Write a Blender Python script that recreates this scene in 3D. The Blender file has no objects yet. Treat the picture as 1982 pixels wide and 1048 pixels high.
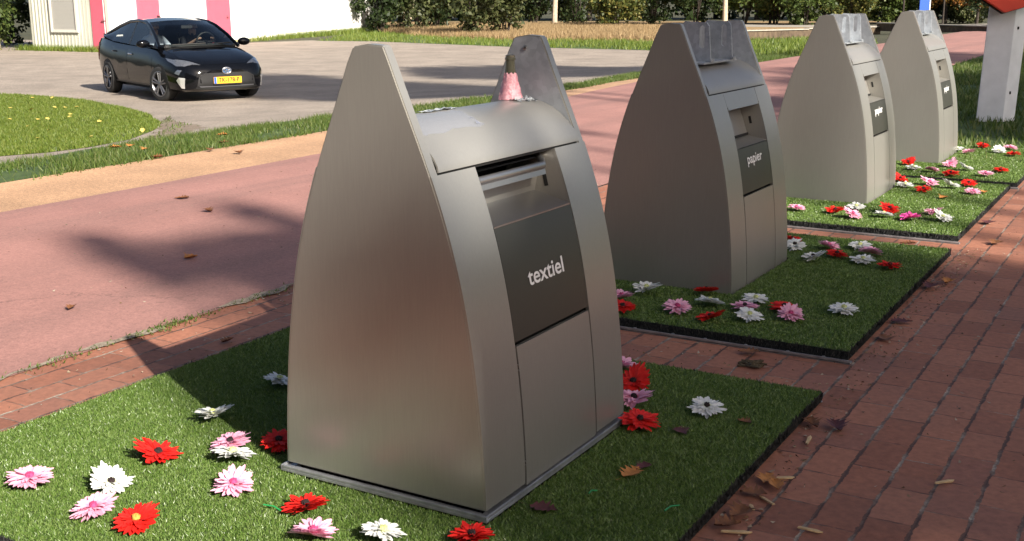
import bpy, bmesh, math, random
import numpy as np
from mathutils import Vector, Matrix
from mathutils.bvhtree import BVHTree
R = math.radians
random.seed(7)
rng = np.random.default_rng(11)
S = bpy.context.scene
COL = S.collection

# ------------------------------------------------------------------ camera, sky, sun, exposure
CAM_H, F_PX, PITCH, ROLL = 1.35, 2217.0, R(13.333), R(0.2414)
FWD2 = Vector((-0.50726, 0.86179))
cam_d = bpy.data.cameras.new('camera')
cam = bpy.data.objects.new('camera', cam_d); COL.objects.link(cam)
cam_d.sensor_width = 36.0
cam_d.lens = F_PX / 1982.0 * 36.0
cam_d.clip_start, cam_d.clip_end = 0.05, 3000
r0 = Vector((FWD2.y, -FWD2.x, 0))
fw = Vector((FWD2.x * math.cos(PITCH), FWD2.y * math.cos(PITCH), -math.sin(PITCH)))
u0 = r0.cross(fw)
rr = r0 * math.cos(ROLL) - u0 * math.sin(ROLL)
uu = r0 * math.sin(ROLL) + u0 * math.cos(ROLL)
M3 = Matrix((rr, uu, -fw)).transposed()
cam.matrix_world = Matrix.Translation((0, 0, CAM_H)) @ M3.to_4x4()
S.camera = cam

SUN_AZ, SUN_EL = R(-22.7), R(31.5)          # azimuth measured from +X towards +Y
sdir = Vector((math.cos(SUN_EL) * math.cos(SUN_AZ), math.cos(SUN_EL) * math.sin(SUN_AZ), math.sin(SUN_EL)))
w = bpy.data.worlds.new('World'); S.world = w; w.use_nodes = True
nt = w.node_tree
sky = nt.nodes.new('ShaderNodeTexSky'); sky.sky_type = 'NISHITA'; sky.sun_disc = False
sky.sun_elevation = SUN_EL; sky.sun_rotation = math.atan2(sdir.x, sdir.y)
sky.dust_density = 3.0; sky.ozone_density = .6; sky.air_density = .8
bg = nt.nodes['Background']; bg.inputs['Strength'].default_value = 0.065
nt.links.new(sky.outputs[0], bg.inputs['Color'])
sl = bpy.data.lights.new('sun', 'SUN'); sl.energy = 5.0; sl.angle = R(0.53); sl.color = (1.0, 0.93, 0.82)
so = bpy.data.objects.new('sun', sl); COL.objects.link(so)
so.rotation_euler = sdir.to_track_quat('Z', 'Y').to_euler()
S.view_settings.view_transform = 'Standard'; S.view_settings.look = 'None'
S.view_settings.exposure = 1.16; S.view_settings.gamma = 1.0

# ------------------------------------------------------------------ helpers
def gp(px, py, z=0.0):
    """point of the place seen at photo pixel (px,py) on the level z"""
    u = (px - 991.0) / F_PX; v = -(py - 524.0) / F_PX
    d = rr * u + uu * v + fw
    t = (z - CAM_H) / d.z
    return Vector((d.x * t, d.y * t, z))
TX = [(-7.75, 0.0), (-9.2, -.08), (-11, -.21), (-13, -.31), (-16, -.36)]   # the car park lies lower than the path
def ter(x):
    return float(np.interp(-x, [-t[0] for t in TX], [t[1] for t in TX]))
def gt(px, py, z=0.0):
    """point of the sloping ground seen at photo pixel (px,py)"""
    h = 0.0
    for _ in range(60):
        p = gp(px, py, h + z); h += .5 * (ter(p.x) - h)
    return Vector((p.x, p.y, h + z))
def gd(px, depth, z=0.0):
    """point at photo column px, at a given distance along the viewing direction"""
    u = (px - 991.0) / F_PX
    f2 = FWD2; r2 = Vector((r0.x, r0.y))
    k = f2 * depth + r2 * (u * depth / math.cos(PITCH) * 1.0)
    return Vector((k.x, k.y, z + ter(k.x)))

def link(name, me, parent=None):
    o = bpy.data.objects.new(name, me); COL.objects.link(o)
    if parent is not None: o.parent = parent
    return o
def from_pydata(name, V, F, mat, parent=None, smooth=False):
    me = bpy.data.meshes.new(name); me.from_pydata([tuple(v) for v in V], [], [tuple(f) for f in F]); me.validate()
    for m in (mat if isinstance(mat, (list, tuple)) else [mat]): me.materials.append(m)
    if smooth: me.polygons.foreach_set('use_smooth', [True] * len(me.polygons))
    me.update()
    return link(name, me, parent)
def from_np(name, V, tri, mat, parent=None, n=3):
    """V (k,3) vertices, faces of n consecutive vertices"""
    k = len(V); nf = k // n
    me = bpy.data.meshes.new(name)
    me.vertices.add(k); me.vertices.foreach_set('co', np.asarray(V, np.float32).ravel())
    me.loops.add(k); me.loops.foreach_set('vertex_index', np.arange(k, dtype=np.int32))
    me.polygons.add(nf); me.polygons.foreach_set('loop_start', np.arange(0, k, n, dtype=np.int32))
    me.materials.append(mat); me.update(calc_edges=True)
    return link(name, me, parent)
class MB:
    def __init__(s): s.V = []; s.F = []; s.I = []
    def add(s, V, F, mi=0):
        b = len(s.V); s.V += [Vector(v) for v in V]; s.F += [[i + b for i in f] for f in F]; s.I += [mi] * len(F); return s
    def box(s, c, d, rz=0, mi=0, m=None):
        hx, hy, hz = d[0] / 2, d[1] / 2, d[2] / 2
        V = [Vector((x, y, z)) for z in (-hz, hz) for y in (-hy, hy) for x in (-hx, hx)]
        if m is None: m = Matrix.Rotation(rz, 3, 'Z')
        V = [m @ v + Vector(c) for v in V]
        return s.add(V, [(0, 2, 3, 1), (4, 5, 7, 6), (0, 1, 5, 4), (2, 6, 7, 3), (0, 4, 6, 2), (1, 3, 7, 5)], mi)
    def tube(s, P, rad, n=8, cap=True, mi=0):
        P = [Vector(p) for p in P]; rad = rad if isinstance(rad, (list, tuple)) else [rad] * len(P)
        V = []; F = []
        for i, p in enumerate(P):
            d = (P[min(i + 1, len(P) - 1)] - P[max(i - 1, 0)]).normalized()
            a = d.orthogonal().normalized() if abs(d.z) < .9 else (d.cross(Vector((0, 1, 0)))).normalized()
            if i and True:
                a = (pa - d * pa.dot(d)).normalized()
            pa = a; b = d.cross(a)
            V += [p + (a * math.cos(2 * math.pi * k / n) + b * math.sin(2 * math.pi * k / n)) * rad[i] for k in range(n)]
        for i in range(len(P) - 1):
            for k in range(n):
                F.append((i * n + k, i * n + (k + 1) % n, (i + 1) * n + (k + 1) % n, (i + 1) * n + k))
        if cap: F += [tuple(range(n - 1, -1, -1)), tuple((len(P) - 1) * n + k for k in range(n))]
        return s.add(V, F, mi)
    def lathe(s, prof, n=24, c=(0, 0, 0), axis='Z', mi=0):
        V = []; F = []
        for (r_, h) in prof:
            for k in range(n):
                a = 2 * math.pi * k / n; x, y = r_ * math.cos(a), r_ * math.sin(a)
                v = (x, y, h) if axis == 'Z' else (x, h, y)
                V.append(Vector(v) + Vector(c))
        for i in range(len(prof) - 1):
            for k in range(n):
                q = (i * n + k, i * n + (k + 1) % n, (i + 1) * n + (k + 1) % n, (i + 1) * n + k)
                F.append(q if axis == 'Z' else q[::-1])
        return s.add(V, F, mi)
    def prism(s, poly, h, m=None, mi=0):
        """poly in local XY, extruded 0..h along local Z, placed by 4x4 m"""
        n = len(poly); V = [Vector((x, y, 0)) for x, y in poly] + [Vector((x, y, h)) for x, y in poly]
        F = [tuple(range(n - 1, -1, -1)), tuple(range(n, 2 * n))] + [(i, (i + 1) % n, (i + 1) % n + n, i + n) for i in range(n)]
        if m is not None: V = [m @ v for v in V]
        return s.add(V, F, mi)
    def grid(s, G, mi=0):
        nu, nv = len(G), len(G[0])
        return s.add([p for row in G for p in row], [(i * nv + j, (i + 1) * nv + j, (i + 1) * nv + j + 1, i * nv + j + 1) for i in range(nu - 1) for j in range(nv - 1)], mi)
    def build(s, name, mat, parent=None, smooth=False, bevel=0, angle=40):
        me = bpy.data.meshes.new(name); me.from_pydata([tuple(v) for v in s.V], [], s.F)
        for m in (mat if isinstance(mat, (list, tuple)) else [mat]): me.materials.append(m)
        me.polygons.foreach_set('material_index', s.I)
        bm = bmesh.new(); bm.from_mesh(me)
        bmesh.ops.remove_doubles(bm, verts=bm.verts, dist=1e-5)
        bmesh.ops.recalc_face_normals(bm, faces=bm.faces)
        if bevel:
            ed = [e for e in bm.edges if len(e.link_faces) == 2 and e.calc_face_angle(0) > R(35)]
            bmesh.ops.bevel(bm, geom=ed, offset=bevel, segments=2, affect='EDGES', clamp_overlap=True)
        if smooth:
            for f in bm.faces: f.smooth = True
            for e in bm.edges:
                if len(e.link_faces) == 2 and e.calc_face_angle(0) > R(angle): e.smooth = False
        bm.to_mesh(me); bm.free()
        return link(name, me, parent)
def tag(o, label=None, cat=None, group=None, kind=None):
    if label: o['label'] = label
    if cat: o['category'] = cat
    if group: o['group'] = group
    if kind: o['kind'] = kind
    return o
def empty(name, loc=(0, 0, 0), rz=0, label=None, cat=None, group=None):
    o = bpy.data.objects.new(name, None); COL.objects.link(o); o.empty_display_size = .1
    o.location = loc; o.rotation_euler = (0, 0, rz)
    return tag(o, label, cat, group)
def copy_tree(o, parent=None):
    c = o.copy(); COL.objects.link(c); c.parent = parent
    for ch in list(o.children): copy_tree(ch, c)
    return c
def text_mesh(txt, size, offset=0.0, sx=1.0, depth=0.0):
    cu = bpy.data.curves.new('lettering', 'FONT'); cu.body = txt; cu.size = size; cu.offset = offset; cu.extrude = depth
    cu.align_x = 'CENTER'; cu.align_y = 'BOTTOM_BASELINE' if False else 'CENTER'
    o = bpy.data.objects.new('lettering', cu); COL.objects.link(o)
    dg = bpy.context.evaluated_depsgraph_get()
    me = bpy.data.meshes.new_from_object(o.evaluated_get(dg))
    bpy.data.objects.remove(o)
    V = [Vector((v.co.x * sx, v.co.y, v.co.z)) for v in me.vertices]; F = [list(p.vertices) for p in me.polygons]
    return V, F

# ------------------------------------------------------------------ materials
class NT:
    def __init__(s, name):
        s.m = bpy.data.materials.new(name); s.m.use_nodes = True; s.t = s.m.node_tree
        s.p = s.t.nodes['Principled BSDF']; s.out = s.t.nodes['Material Output']
    def n(s, typ, **kw):
        x = s.t.nodes.new(typ)
        for k, v in kw.items():
            if k in x.inputs and not hasattr(type(x), k): x.inputs[k].default_value = v
            else:
                try: setattr(x, k, v)
                except Exception: x.inputs[k].default_value = v
        return x
    def l(s, a, b): s.t.links.new(a, b)
    def coord(s, out='Object', scale=None):
        c = s.n('ShaderNodeTexCoord')
        if scale is None: return c.outputs[out]
        m = s.n('ShaderNodeMapping'); m.inputs['Scale'].default_value = scale; s.l(c.outputs[out], m.inputs[0]); return m.outputs[0]
    def noise(s, scale, detail=4, rough=.55, vec=None, out='Fac'):
        x = s.n('ShaderNodeTexNoise'); x.inputs['Scale'].default_value = scale; x.inputs['Detail'].default_value = detail; x.inputs['Roughness'].default_value = rough
        s.l(vec if vec is not None else s.coord(), x.inputs['Vector']); return x.outputs[out]
    def ramp(s, fac, stops, interp='LINEAR'):
        x = s.n('ShaderNodeValToRGB'); x.color_ramp.interpolation = interp
        e = x.color_ramp.elements
        while len(e) < len(stops): e.new(.5)
        for i, (p, c) in enumerate(stops): e[i].position = p; e[i].color = (c, c, c, 1) if isinstance(c, (int, float)) else (*c, 1)
        s.l(fac, x.inputs[0]); return x.outputs[0]
    def mix(s, fac, a, b, blend='MIX'):
        x = s.n('ShaderNodeMix'); x.data_type = 'RGBA'; x.blend_type = blend
        for val, inp in ((fac, x.inputs[0]), (a, x.inputs[6]), (b, x.inputs[7])):
            if isinstance(val, (int, float)): inp.default_value = val if inp.type == 'VALUE' else (val, val, val, 1)
            elif isinstance(val, (tuple, list)): inp.default_value = (*val, 1) if len(val) == 3 else val
            else: s.l(val, inp)
        return x.outputs[2]
    def math(s, op, a, b=0.0):
        x = s.n('ShaderNodeMath'); x.operation = op
        for i, val in enumerate((a, b)):
            if isinstance(val, (int, float)): x.inputs[i].default_value = val
            else: s.l(val, x.inputs[i])
        return x.outputs[0]
    def bump(s, h, strength=.3, dist=.01):
        x = s.n('ShaderNodeBump'); x.inputs['Strength'].default_value = strength; x.inputs['Distance'].default_value = dist
        s.l(h, x.inputs['Height']); s.l(x.outputs[0], s.p.inputs['Normal']); return x
    def col(s, c):
        if isinstance(c, (tuple, list)): s.p.inputs['Base Color'].default_value = (*c, 1)
        else: s.l(c, s.p.inputs['Base Color'])
        return s
    def set(s, **kw):
        for k, v in kw.items():
            k = k.replace('_', ' ')
            if isinstance(v, (int, float, tuple)): s.p.inputs[k].default_value = v
            else: s.l(v, s.p.inputs[k])
        return s
def simple(name, c, rough=.5, metal=0, var=0.0, vs=8, bump=0, bs=60, coat=0, **kw):
    t = NT(name)
    if var:
        f = t.noise(vs, 5)
        t.col(t.ramp(f, [(.3, tuple(x * (1 - var) for x in c)), (.7, tuple(min(1, x * (1 + var)) for x in c))]))
    else: t.col(c)
    t.set(Roughness=rough, Metallic=metal)
    if coat: t.set(Coat_Weight=coat, Coat_Roughness=.03)
    if bump: t.bump(t.noise(bs, 4), bump, .004)
    for k, v in kw.items(): t.set(**{k: v})
    return t.m

M = {}
def steel(name, c, rough, metal=.6):
    t = NT(name)
    v = t.coord('Object')
    big = t.noise(2.2, 2, .5, v)
    fine = t.noise(1.0, 3, .6, t.coord('Object', (260, 260, 14)))
    c1 = t.ramp(big, [(.1, tuple(x * .96 for x in c)), (.9, tuple(x * 1.04 for x in c))])
    c2 = t.mix(.05, c1, t.ramp(fine, [(.35, .25), (.65, .75)]), 'OVERLAY')
    t.col(c2)
    t.set(Metallic=metal)
    smud = t.noise(5, 2, .5, t.coord('Object', (1, 1, .4)))
    t.set(Roughness=t.math('ADD', t.ramp(big, [(.1, rough - .09), (.9, rough + .03)]), t.ramp(smud, [(.1, 0.0), (.9, .14)])))
    t.bump(t.noise(1.8, 0, .4, v), .07, .02)
    return t.m
M['steel'] = steel('brushed steel', (.368, .356, .325), .31, .58)
M['steel_hood'] = steel('brushed steel hood', (.36, .35, .325), .36, .55)
M['dark_panel'] = steel('dark anodised panel', (.088, .085, .073), .34, .6)
M['chute'] = steel('chute steel', (.42, .41, .40), .3, .85)
t = NT('galvanised zinc')
vo = t.n('ShaderNodeTexVoronoi'); vo.inputs['Scale'].default_value = 55; t.l(t.coord(), vo.inputs['Vector'])
cl = t.noise(9, 5, .65)
base = t.mix(.35, t.ramp(cl, [(.3, (.27, .29, .31)), (.7, (.47, .49, .51))]), t.ramp(vo.outputs['Color'], [(.2, (.26, .29, .33)), (.8, (.46, .50, .55))]))
t.col(base).set(Metallic=.45, Roughness=t.ramp(cl, [(.3, .42), (.7, .62)])); M['galv'] = t.m
M['black'] = simple('black void', (.008, .008, .008), .7)
M['rubber'] = simple('black rubber', (.02, .02, .02), .8, bump=.4)
M['white_letter'] = simple('white vinyl lettering', (.82, .82, .80), .5)
M['trim'] = simple('dull zinc trim', (.36, .37, .39), .42, .6, var=.25, vs=25, bump=.2)

# ground: red asphalt cycle path
def asphalt(name, c, speck=.12, patch=.12, rough=.85, streak=0.0):
    t = NT(name); v = t.coord()
    a = t.noise(1.1, 5, .6, v); b = t.noise(120, 3, .65, v); d = t.noise(330, 2, .5, v); g = t.noise(34, 5, .75, v)
    c1 = t.ramp(a, [(.3, tuple(x * (1 - patch) for x in c)), (.7, tuple(x * (1 + patch) for x in c))])
    if streak:   # worn bands that run along the path
        st = t.noise(1.0, 5, .6, t.coord('Object', (2.2, .12, 1)))
        c1 = t.mix(t.math('MULTIPLY', t.ramp(st, [(.42, 0.0), (.62, 1.0)]), streak), c1, tuple(.62 * x + .02 for x in c))
    c2 = t.mix(min(1, speck * 2.6), c1, t.ramp(b, [(.3, .08), (.7, .92)]), 'OVERLAY')
    c2 = t.mix(min(1, speck * 2.2), c2, t.ramp(g, [(.3, .15), (.7, .85)]), 'OVERLAY')
    pebb = t.ramp(d, [(.68, 0.0), (.76, 1.0)])
    c3 = t.mix(t.math('MULTIPLY', pebb, speck * 1.4), c2, (.7, .62, .55))
    t.col(c3).set(Roughness=rough); t.bump(t.math('ADD', b, d), .35, .004); return t
t = asphalt('red asphalt', (.32, .158, .134), .10, .13, .85, .55)
cr = t.n('ShaderNodeTexVoronoi'); cr.feature = 'DISTANCE_TO_EDGE'; cr.inputs['Scale'].default_value = .42
wv = t.n('ShaderNodeVectorMath'); wv.operation = 'ADD'; t.l(t.coord(), wv.inputs[0])
nz = t.noise(2.2, 5, .7, None, 'Color'); t.l(nz, wv.inputs[1]); t.l(wv.outputs[0], cr.inputs['Vector'])
crk = t.math('MULTIPLY', t.ramp(cr.outputs['Distance'], [(0, 1.0), (.006, 0.0)]), t.ramp(t.noise(.5, 2), [(.5, 0.0), (.62, .7)]))
b0 = t.p.inputs['Base Color'].links[0].from_socket
t.col(t.mix(crk, b0, (.13, .07, .06))); M['path'] = t.m
t = asphalt('grey gravel asphalt', (.27, .225, .185), .3, .22)
M['gravel'] = t.m
t = asphalt('peach sand tiles', (.43, .255, .145), .24, .24, .9, .3); M['strip'] = t.m
def bricks(name):
    t = NT(name)
    v = t.coord('Object')
    nv = t.noise(14, 3, .6, v, 'Color')
    off = t.n('ShaderNodeVectorMath'); off.operation = 'MULTIPLY_ADD'
    t.l(nv, off.inputs[0]); off.inputs[1].default_value = (.016, .016, 0); t.l(v, off.inputs[2])
    mp = t.n('ShaderNodeMapping'); mp.inputs['Rotation'].default_value = (0, 0, R(90)); t.l(off.outputs[0], mp.inputs[0])
    def br(ms, sm):
        b = t.n('ShaderNodeTexBrick'); b.offset = .5; b.inputs['Scale'].default_value = 1.0
        b.inputs['Brick Width'].default_value = .225; b.inputs['Row Height'].default_value = .1225
        b.inputs['Mortar Size'].default_value = ms; b.inputs['Mortar Smooth'].default_value = sm; b.inputs['Bias'].default_value = 0
        b.inputs['Color1'].default_value = (0, 0, 0, 1); b.inputs['Color2'].default_value = (1, 1, 1, 1); b.inputs['Mortar'].default_value = (.5, .5, .5, 1)
        t.l(mp.outputs[0], b.inputs['Vector']); return b
    b = br(.0042, .4)
    # wider sandy joints along the rows (Y direction): stripes in x
    sx = t.n('ShaderNodeSeparateXYZ'); t.l(mp.outputs[0], sx.inputs[0])
    row = t.math('FRACT', t.math('DIVIDE', sx.outputs['Y'], .1225))
    dist = t.math('MINIMUM', row, t.math('SUBTRACT', 1.0, row))
    wide = t.noise(16, 5, .75, v)
    rowj = t.math('LESS_THAN', dist, t.math('MULTIPLY', t.math('POWER', wide, 2.4), .24))
    cv = t.ramp(b.outputs['Color'], [(0, (.215, .080, .046)), (.35, (.285, .110, .064)), (.7, (.335, .136, .080)), (1, (.255, .104, .068))])
    n1 = t.noise(38, 5, .65, v)
    cv = t.mix(.4, cv, t.ramp(n1, [(.25, .15), (.75, .85)]), 'OVERLAY')
    st = t.noise(1.3, 4, .6, v)
    cv = t.mix(t.ramp(st, [(.45, 0.0), (.75, .45)]), cv, (.15, .085, .068))
    jn = t.noise(60, 4, .7, v); jb = t.noise(5, 4, .65, v)
    sand = t.ramp(jn, [(.3, (.15, .11, .085)), (.52, (.30, .25, .2)), (.7, (.44, .38, .32))])
    dark = t.mix(.5, (.05, .026, .02), (.10, .05, .038))
    jc = t.mix(t.ramp(jb, [(.50, 0.0), (.60, .8)]), dark, sand)
    j2 = t.mix(t.ramp(jb, [(.46, 0.0), (.62, .9)]), dark, sand)
    jf = t.math('MULTIPLY', b.outputs['Fac'], t.ramp(t.noise(9, 4, .7, v), [(.36, .12), (.56, .95)]))
    full = t.mix(jf, cv, jc)
    full = t.mix(t.math('MULTIPLY', rowj, .9), full, j2)
    dust = t.ramp(t.noise(230, 2, .5, v), [(.70, 0.0), (.76, 1.0)])
    full = t.mix(t.math('MULTIPLY', dust, .35), full, (.45, .37, .32))
    t.col(full).set(Roughness=.8)
    h = t.math('ADD', t.math('SUBTRACT', 1.0, b.outputs['Fac']), t.math('MULTIPLY', n1, .25))
    t.bump(h, .6, .006)
    return t.m
M['bricks'] = bricks('red clinker bricks')
def soil(name, c1, c2, sc=3, sp=60):
    t = NT(name); a = t.noise(sc, 6, .65); b = t.noise(sp, 4, .7)
    t.col(t.mix(.4, t.ramp(a, [(.35, c1), (.65, c2)]), t.ramp(b, [(.3, .1), (.7, .9)]), 'OVERLAY')).set(Roughness=.95)
    t.bump(b, .6, .03); return t.m
M['soil_grass'] = soil('grassy soil', (.035, .07, .012), (.07, .11, .022))
M['lawn_soil'] = soil('lawn soil', (.07, .105, .016), (.11, .14, .024))
M['dry'] = soil('dry grass ground', (.20, .13, .06), (.34, .23, .11))
M['earth'] = soil('brown earth', (.06, .04, .026), (.12, .08, .05))
M['far_ground'] = soil('woodland floor', (.03, .035, .015), (.06, .055, .025), .6, 20)
def blade(name, cols, rough=.5, trans=.25, spec=.4):
    t = NT(name)
    g = t.n('ShaderNodeNewGeometry')
    t.col(t.ramp(g.outputs['Random Per Island'], [(i / max(1, len(cols) - 1), c) for i, c in enumerate(cols)]))
    t.set(Roughness=rough); t.p.inputs['Specular IOR Level'].default_value = spec
    if trans:
        tr = t.n('ShaderNodeBsdfTranslucent'); t.l(t.p.inputs['Base Color'].links[0].from_socket, tr.inputs[0])
        mx = t.n('ShaderNodeMixShader'); mx.inputs[0].default_value = trans
        t.l(t.p.outputs[0], mx.inputs[1]); t.l(tr.outputs[0], mx.inputs[2]); t.l(mx.outputs[0], t.out.inputs[0])
    return t.m
M['turf'] = blade('artificial turf fibre', [(.062, .125, .018), (.095, .172, .028), (.13, .21, .044), (.165, .24, .06), (.22, .295, .105)], .36, .2, .5)
M['verge'] = blade('verge grass', [(.045, .085, .012), (.075, .125, .02), (.11, .155, .03), (.18, .19, .07)], .5, .35)
M['lawn'] = blade('lawn grass', [(.075, .12, .016), (.11, .165, .02), (.15, .20, .03), (.21, .23, .055)], .5, .35)
M['hay'] = blade('dry grass stalks', [(.20, .135, .065), (.30, .205, .10), (.40, .29, .155), (.24, .18, .10)], .7, .3)
def foliage(nm, cols): M[nm] = blade(nm.replace('_', ' '), cols, .5, .3, .3)
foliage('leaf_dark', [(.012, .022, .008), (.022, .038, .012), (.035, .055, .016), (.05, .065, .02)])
foliage('leaf_olive', [(.025, .036, .013), (.05, .062, .02), (.075, .088, .03), (.11, .115, .05)])
foliage('leaf_green', [(.03, .05, .012), (.055, .085, .02), (.085, .12, .028), (.12, .14, .035)])
foliage('leaf_autumn', [(.10, .045, .012), (.26, .10, .02), (.36, .16, .035), (.20, .12, .03), (.09, .08, .02)])
foliage('leaf_yellowgreen', [(.03, .045, .012), (.06, .08, .02), (.12, .125, .03), (.20, .17, .045)])
M['bark_dark'] = simple('dark bark', (.035, .026, .02), .9, var=.4, vs=12, bump=.6, bs=30)
M['bark_pale'] = simple('pale bark', (.42, .34, .25), .85, var=.25, vs=9, bump=.5, bs=30)

# flowers
def petal_mat(name, inner, outer):
    t = NT(name)
    g = t.n('ShaderNodeAttribute'); g.attribute_name = 'along'
    c = t.ramp(g.outputs['Fac'], [(0.0, inner), (.45, outer), (1, tuple(min(1, x * 1.05) for x in outer))])
    f = t.noise(90, 3); c = t.mix(.18, c, t.ramp(f, [(.3, .2), (.7, .8)]), 'OVERLAY')
    t.col(c).set(Roughness=.6)
    tr = t.n('ShaderNodeBsdfTranslucent'); t.l(c, tr.inputs[0])
    mx = t.n('ShaderNodeMixShader'); mx.inputs[0].default_value = .25
    t.l(t.p.outputs[0], mx.inputs[1]); t.l(tr.outputs[0], mx.inputs[2]); t.l(mx.outputs[0], t.out.inputs[0])
    return t.m
PET = {'red': petal_mat('red petal cloth', (.42, .01, .008), (.72, .018, .012)),
       'pink': petal_mat('pink petal cloth', (.72, .18, .33), (.85, .46, .60)),
       'white': petal_mat('white petal cloth', (.70, .74, .50), (.82, .82, .80)),
       'hotpink': petal_mat('hot pink petal cloth', (.60, .03, .25), (.78, .10, .40))}
M['eye_dark'] = simple('dark flower eye', (.018, .008, .008), .8, bump=.5, bs=300)
M['eye_yellow'] = simple('yellow flower eye', (.45, .28, .05), .8, bump=.5, bs=300)
M['eye_pale'] = simple('pale flower eye', (.55, .58, .25), .8, bump=.5, bs=300)
M['eye_pink'] = simple('deep pink flower eye', (.45, .05, .16), .8, bump=.5, bs=300)
M['leaf_brown'] = simple('brown oak leaf', (.16, .062, .022), .7, var=.5, vs=30)
M['leaf_orange'] = simple('orange oak leaf', (.42, .17, .04), .7, var=.35, vs=30)
M['leaf_maroon'] = simple('maroon leaf', (.085, .022, .025), .7, var=.4, vs=30)
M['leaf_yellow'] = simple('yellow leaf', (.55, .42, .10), .7, var=.3, vs=30)
M['chip'] = simple('pale wood chip', (.52, .36, .19), .8, var=.3, vs=40)
M['stem_green'] = simple('green plastic stem', (.02, .26, .07), .4)

# ------------------------------------------------------------------ the setting: ground sheets, 4 mm steps
def sheet(name, poly, z, mat):
    bm = bmesh.new(); vs = [bm.verts.new((x, y, z)) for x, y in poly]; f = bm.faces.new(vs)
    bmesh.ops.triangulate(bm, faces=[f]); bmesh.ops.recalc_face_normals(bm, faces=bm.faces)
    for f in bm.faces:
        if f.normal.z < 0: f.normal_flip()
    me = bpy.data.meshes.new(name); bm.to_mesh(me); bm.free(); me.materials.append(mat)
    return tag(link(name, me), kind='structure')
def off(pl, dx): return [(x + dx, y) for x, y in pl]

def tsheet(name, poly, z, mat):
    """sheet that follows the sloping ground"""
    bm = bmesh.new(); f = bm.faces.new([bm.verts.new((q[0], q[1], 0)) for q in poly])
    bmesh.ops.triangulate(bm, faces=[f])
    for x, _ in TX:
        bmesh.ops.bisect_plane(bm, geom=list(bm.verts) + list(bm.edges) + list(bm.faces), plane_co=(x, 0, 0), plane_no=(1, 0, 0), dist=1e-6)
    for v in bm.verts: v.co.z = ter(v.co.x) + z
    bmesh.ops.recalc_face_normals(bm, faces=bm.faces)
    for f in bm.faces:
        if f.normal.z < 0: f.normal_flip()
    me = bpy.data.meshes.new(name); bm.to_mesh(me); bm.free(); me.materials.append(mat)
    return tag(link(name, me), kind='structure')
tsheet('ground', [(-700, -300), (500, -300), (500, 700), (-700, 700)], -0.02, M['far_ground'])
def pxs(L): return [tuple(gt(*q)[:2]) for q in L]
near_edge = [(-3.60, -30), (-3.62, 0), (-3.65, 4.5), (-3.72, 10), (-3.95, 18), (-4.25, 25.3), (-4.5, 34), (-4.3, 62)]
far_edge = [(-6.6, -30), (-6.62, 2), (-6.65, 6), (-6.72, 8.5), (-7.1, 11.5), (-7.62, 14.7), (-8.1, 18.1), (-8.3, 26), (-8.4, 30), (-8.5, 62)]
tsheet('brick_pavement', [(-3.66, -30), (14, -30), (14, 9.1), (-1.9, 9.4), (-2.0, 12.2), (-3.55, 12.6), (-3.7, 9.5), (-3.66, 4.5)], 0.0, M['bricks'])
tsheet('grass_verge', [(-1.9, 9.41), (14, 9.11), (60, 9), (60, 62), (-4.3, 62), (-4.5, 34), (-4.25, 25.3), (-3.95, 18), (-3.56, 12.61), (-2.0, 12.21)], -0.004, M['soil_grass'])
tsheet('cycle_path', near_edge + far_edge[::-1], 0.004, M['path'])
strip_far = [(-7.7, -30), (-7.72, 4), (-7.8, 7), (-7.9, 9.5), (-8.2, 14), (-8.6, 18), (-8.7, 20)]
tsheet('tile_strip', [q for q in far_edge if q[1] <= 19] + [(-8.2, 20)] + strip_far[::-1], -0.001, M['strip'])
verge_far = pxs([(1250, 139), (1100, 163), (1000, 178), (820, 205), (630, 224), (330, 266), (170, 288), (0, 319), (-300, 372), (-900, 480)])
verge = strip_far + [(-8.3, 24), (-8.45, 31)] + pxs([(1330, 112)]) + verge_far
tsheet('grass_verge', verge, -0.005, M['soil_grass'])
lawn = pxs([(-300, 345), (0, 301), (90, 294), (170, 284), (250, 269), (300, 250), (312, 238), (290, 222), (230, 206), (165, 194), (100, 188), (0, 181), (-300, 175)])
tsheet('lawn', lawn, -0.008, M['lawn_soil'])
tsheet('gravel_car_park', [(-90, -30), (-8.6, -30)] + verge_far[::-1] + pxs([(1380, 104), (1250, 97), (1000, 91), (720, 80), (600, 78), (445, 84)]) + [(-60, 34), (-90, 34)], -0.012, M['gravel'])
so_ = [(120, 304), (230, 287), (300, 274), (345, 262), (372, 252), (392, 246), (380, 240), (352, 240), (336, 233), (322, 226), (311, 236), (306, 250), (292, 264), (262, 275), (200, 287), (150, 297)]
sp_ = []
for i in range(len(so_)):
    p_, q_ = gt(*so_[i]), gt(*so_[(i + 1) % len(so_)])
    for k in range(5): sp_.append((p_.x + (q_.x - p_.x) * k / 5 + rng.normal(0, .035), p_.y + (q_.y - p_.y) * k / 5 + rng.normal(0, .05)))
tsheet('verge_soil', sp_, -0.009, soil('bare soil', (.16, .12, .085), (.26, .205, .155), 4, 60))
far_grass = pxs([(1560, 110), (1380, 104), (1250, 97), (1000, 91), (720, 80), (610, 79), (716, 62), (860, 74), (1000, 78), (1250, 80), (1420, 78), (1640, 72), (1700, 84)])
tsheet('grass_verge', far_grass, -0.009, M['soil_grass'])
tsheet('dry_grass_field', pxs([(1420, 78), (1250, 80), (1000, 78), (860, 74), (716, 62)]) + [(-60, 75), (-20, 90)], -0.013, M['dry'])
tsheet('lane', pxs([(1440, 52), (1950, 46), (2300, 44), (2300, 40), (1440, 47)]), -0.0065, simple('pale lane', (.30, .27, .23), .85, var=.15, vs=3))

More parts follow.
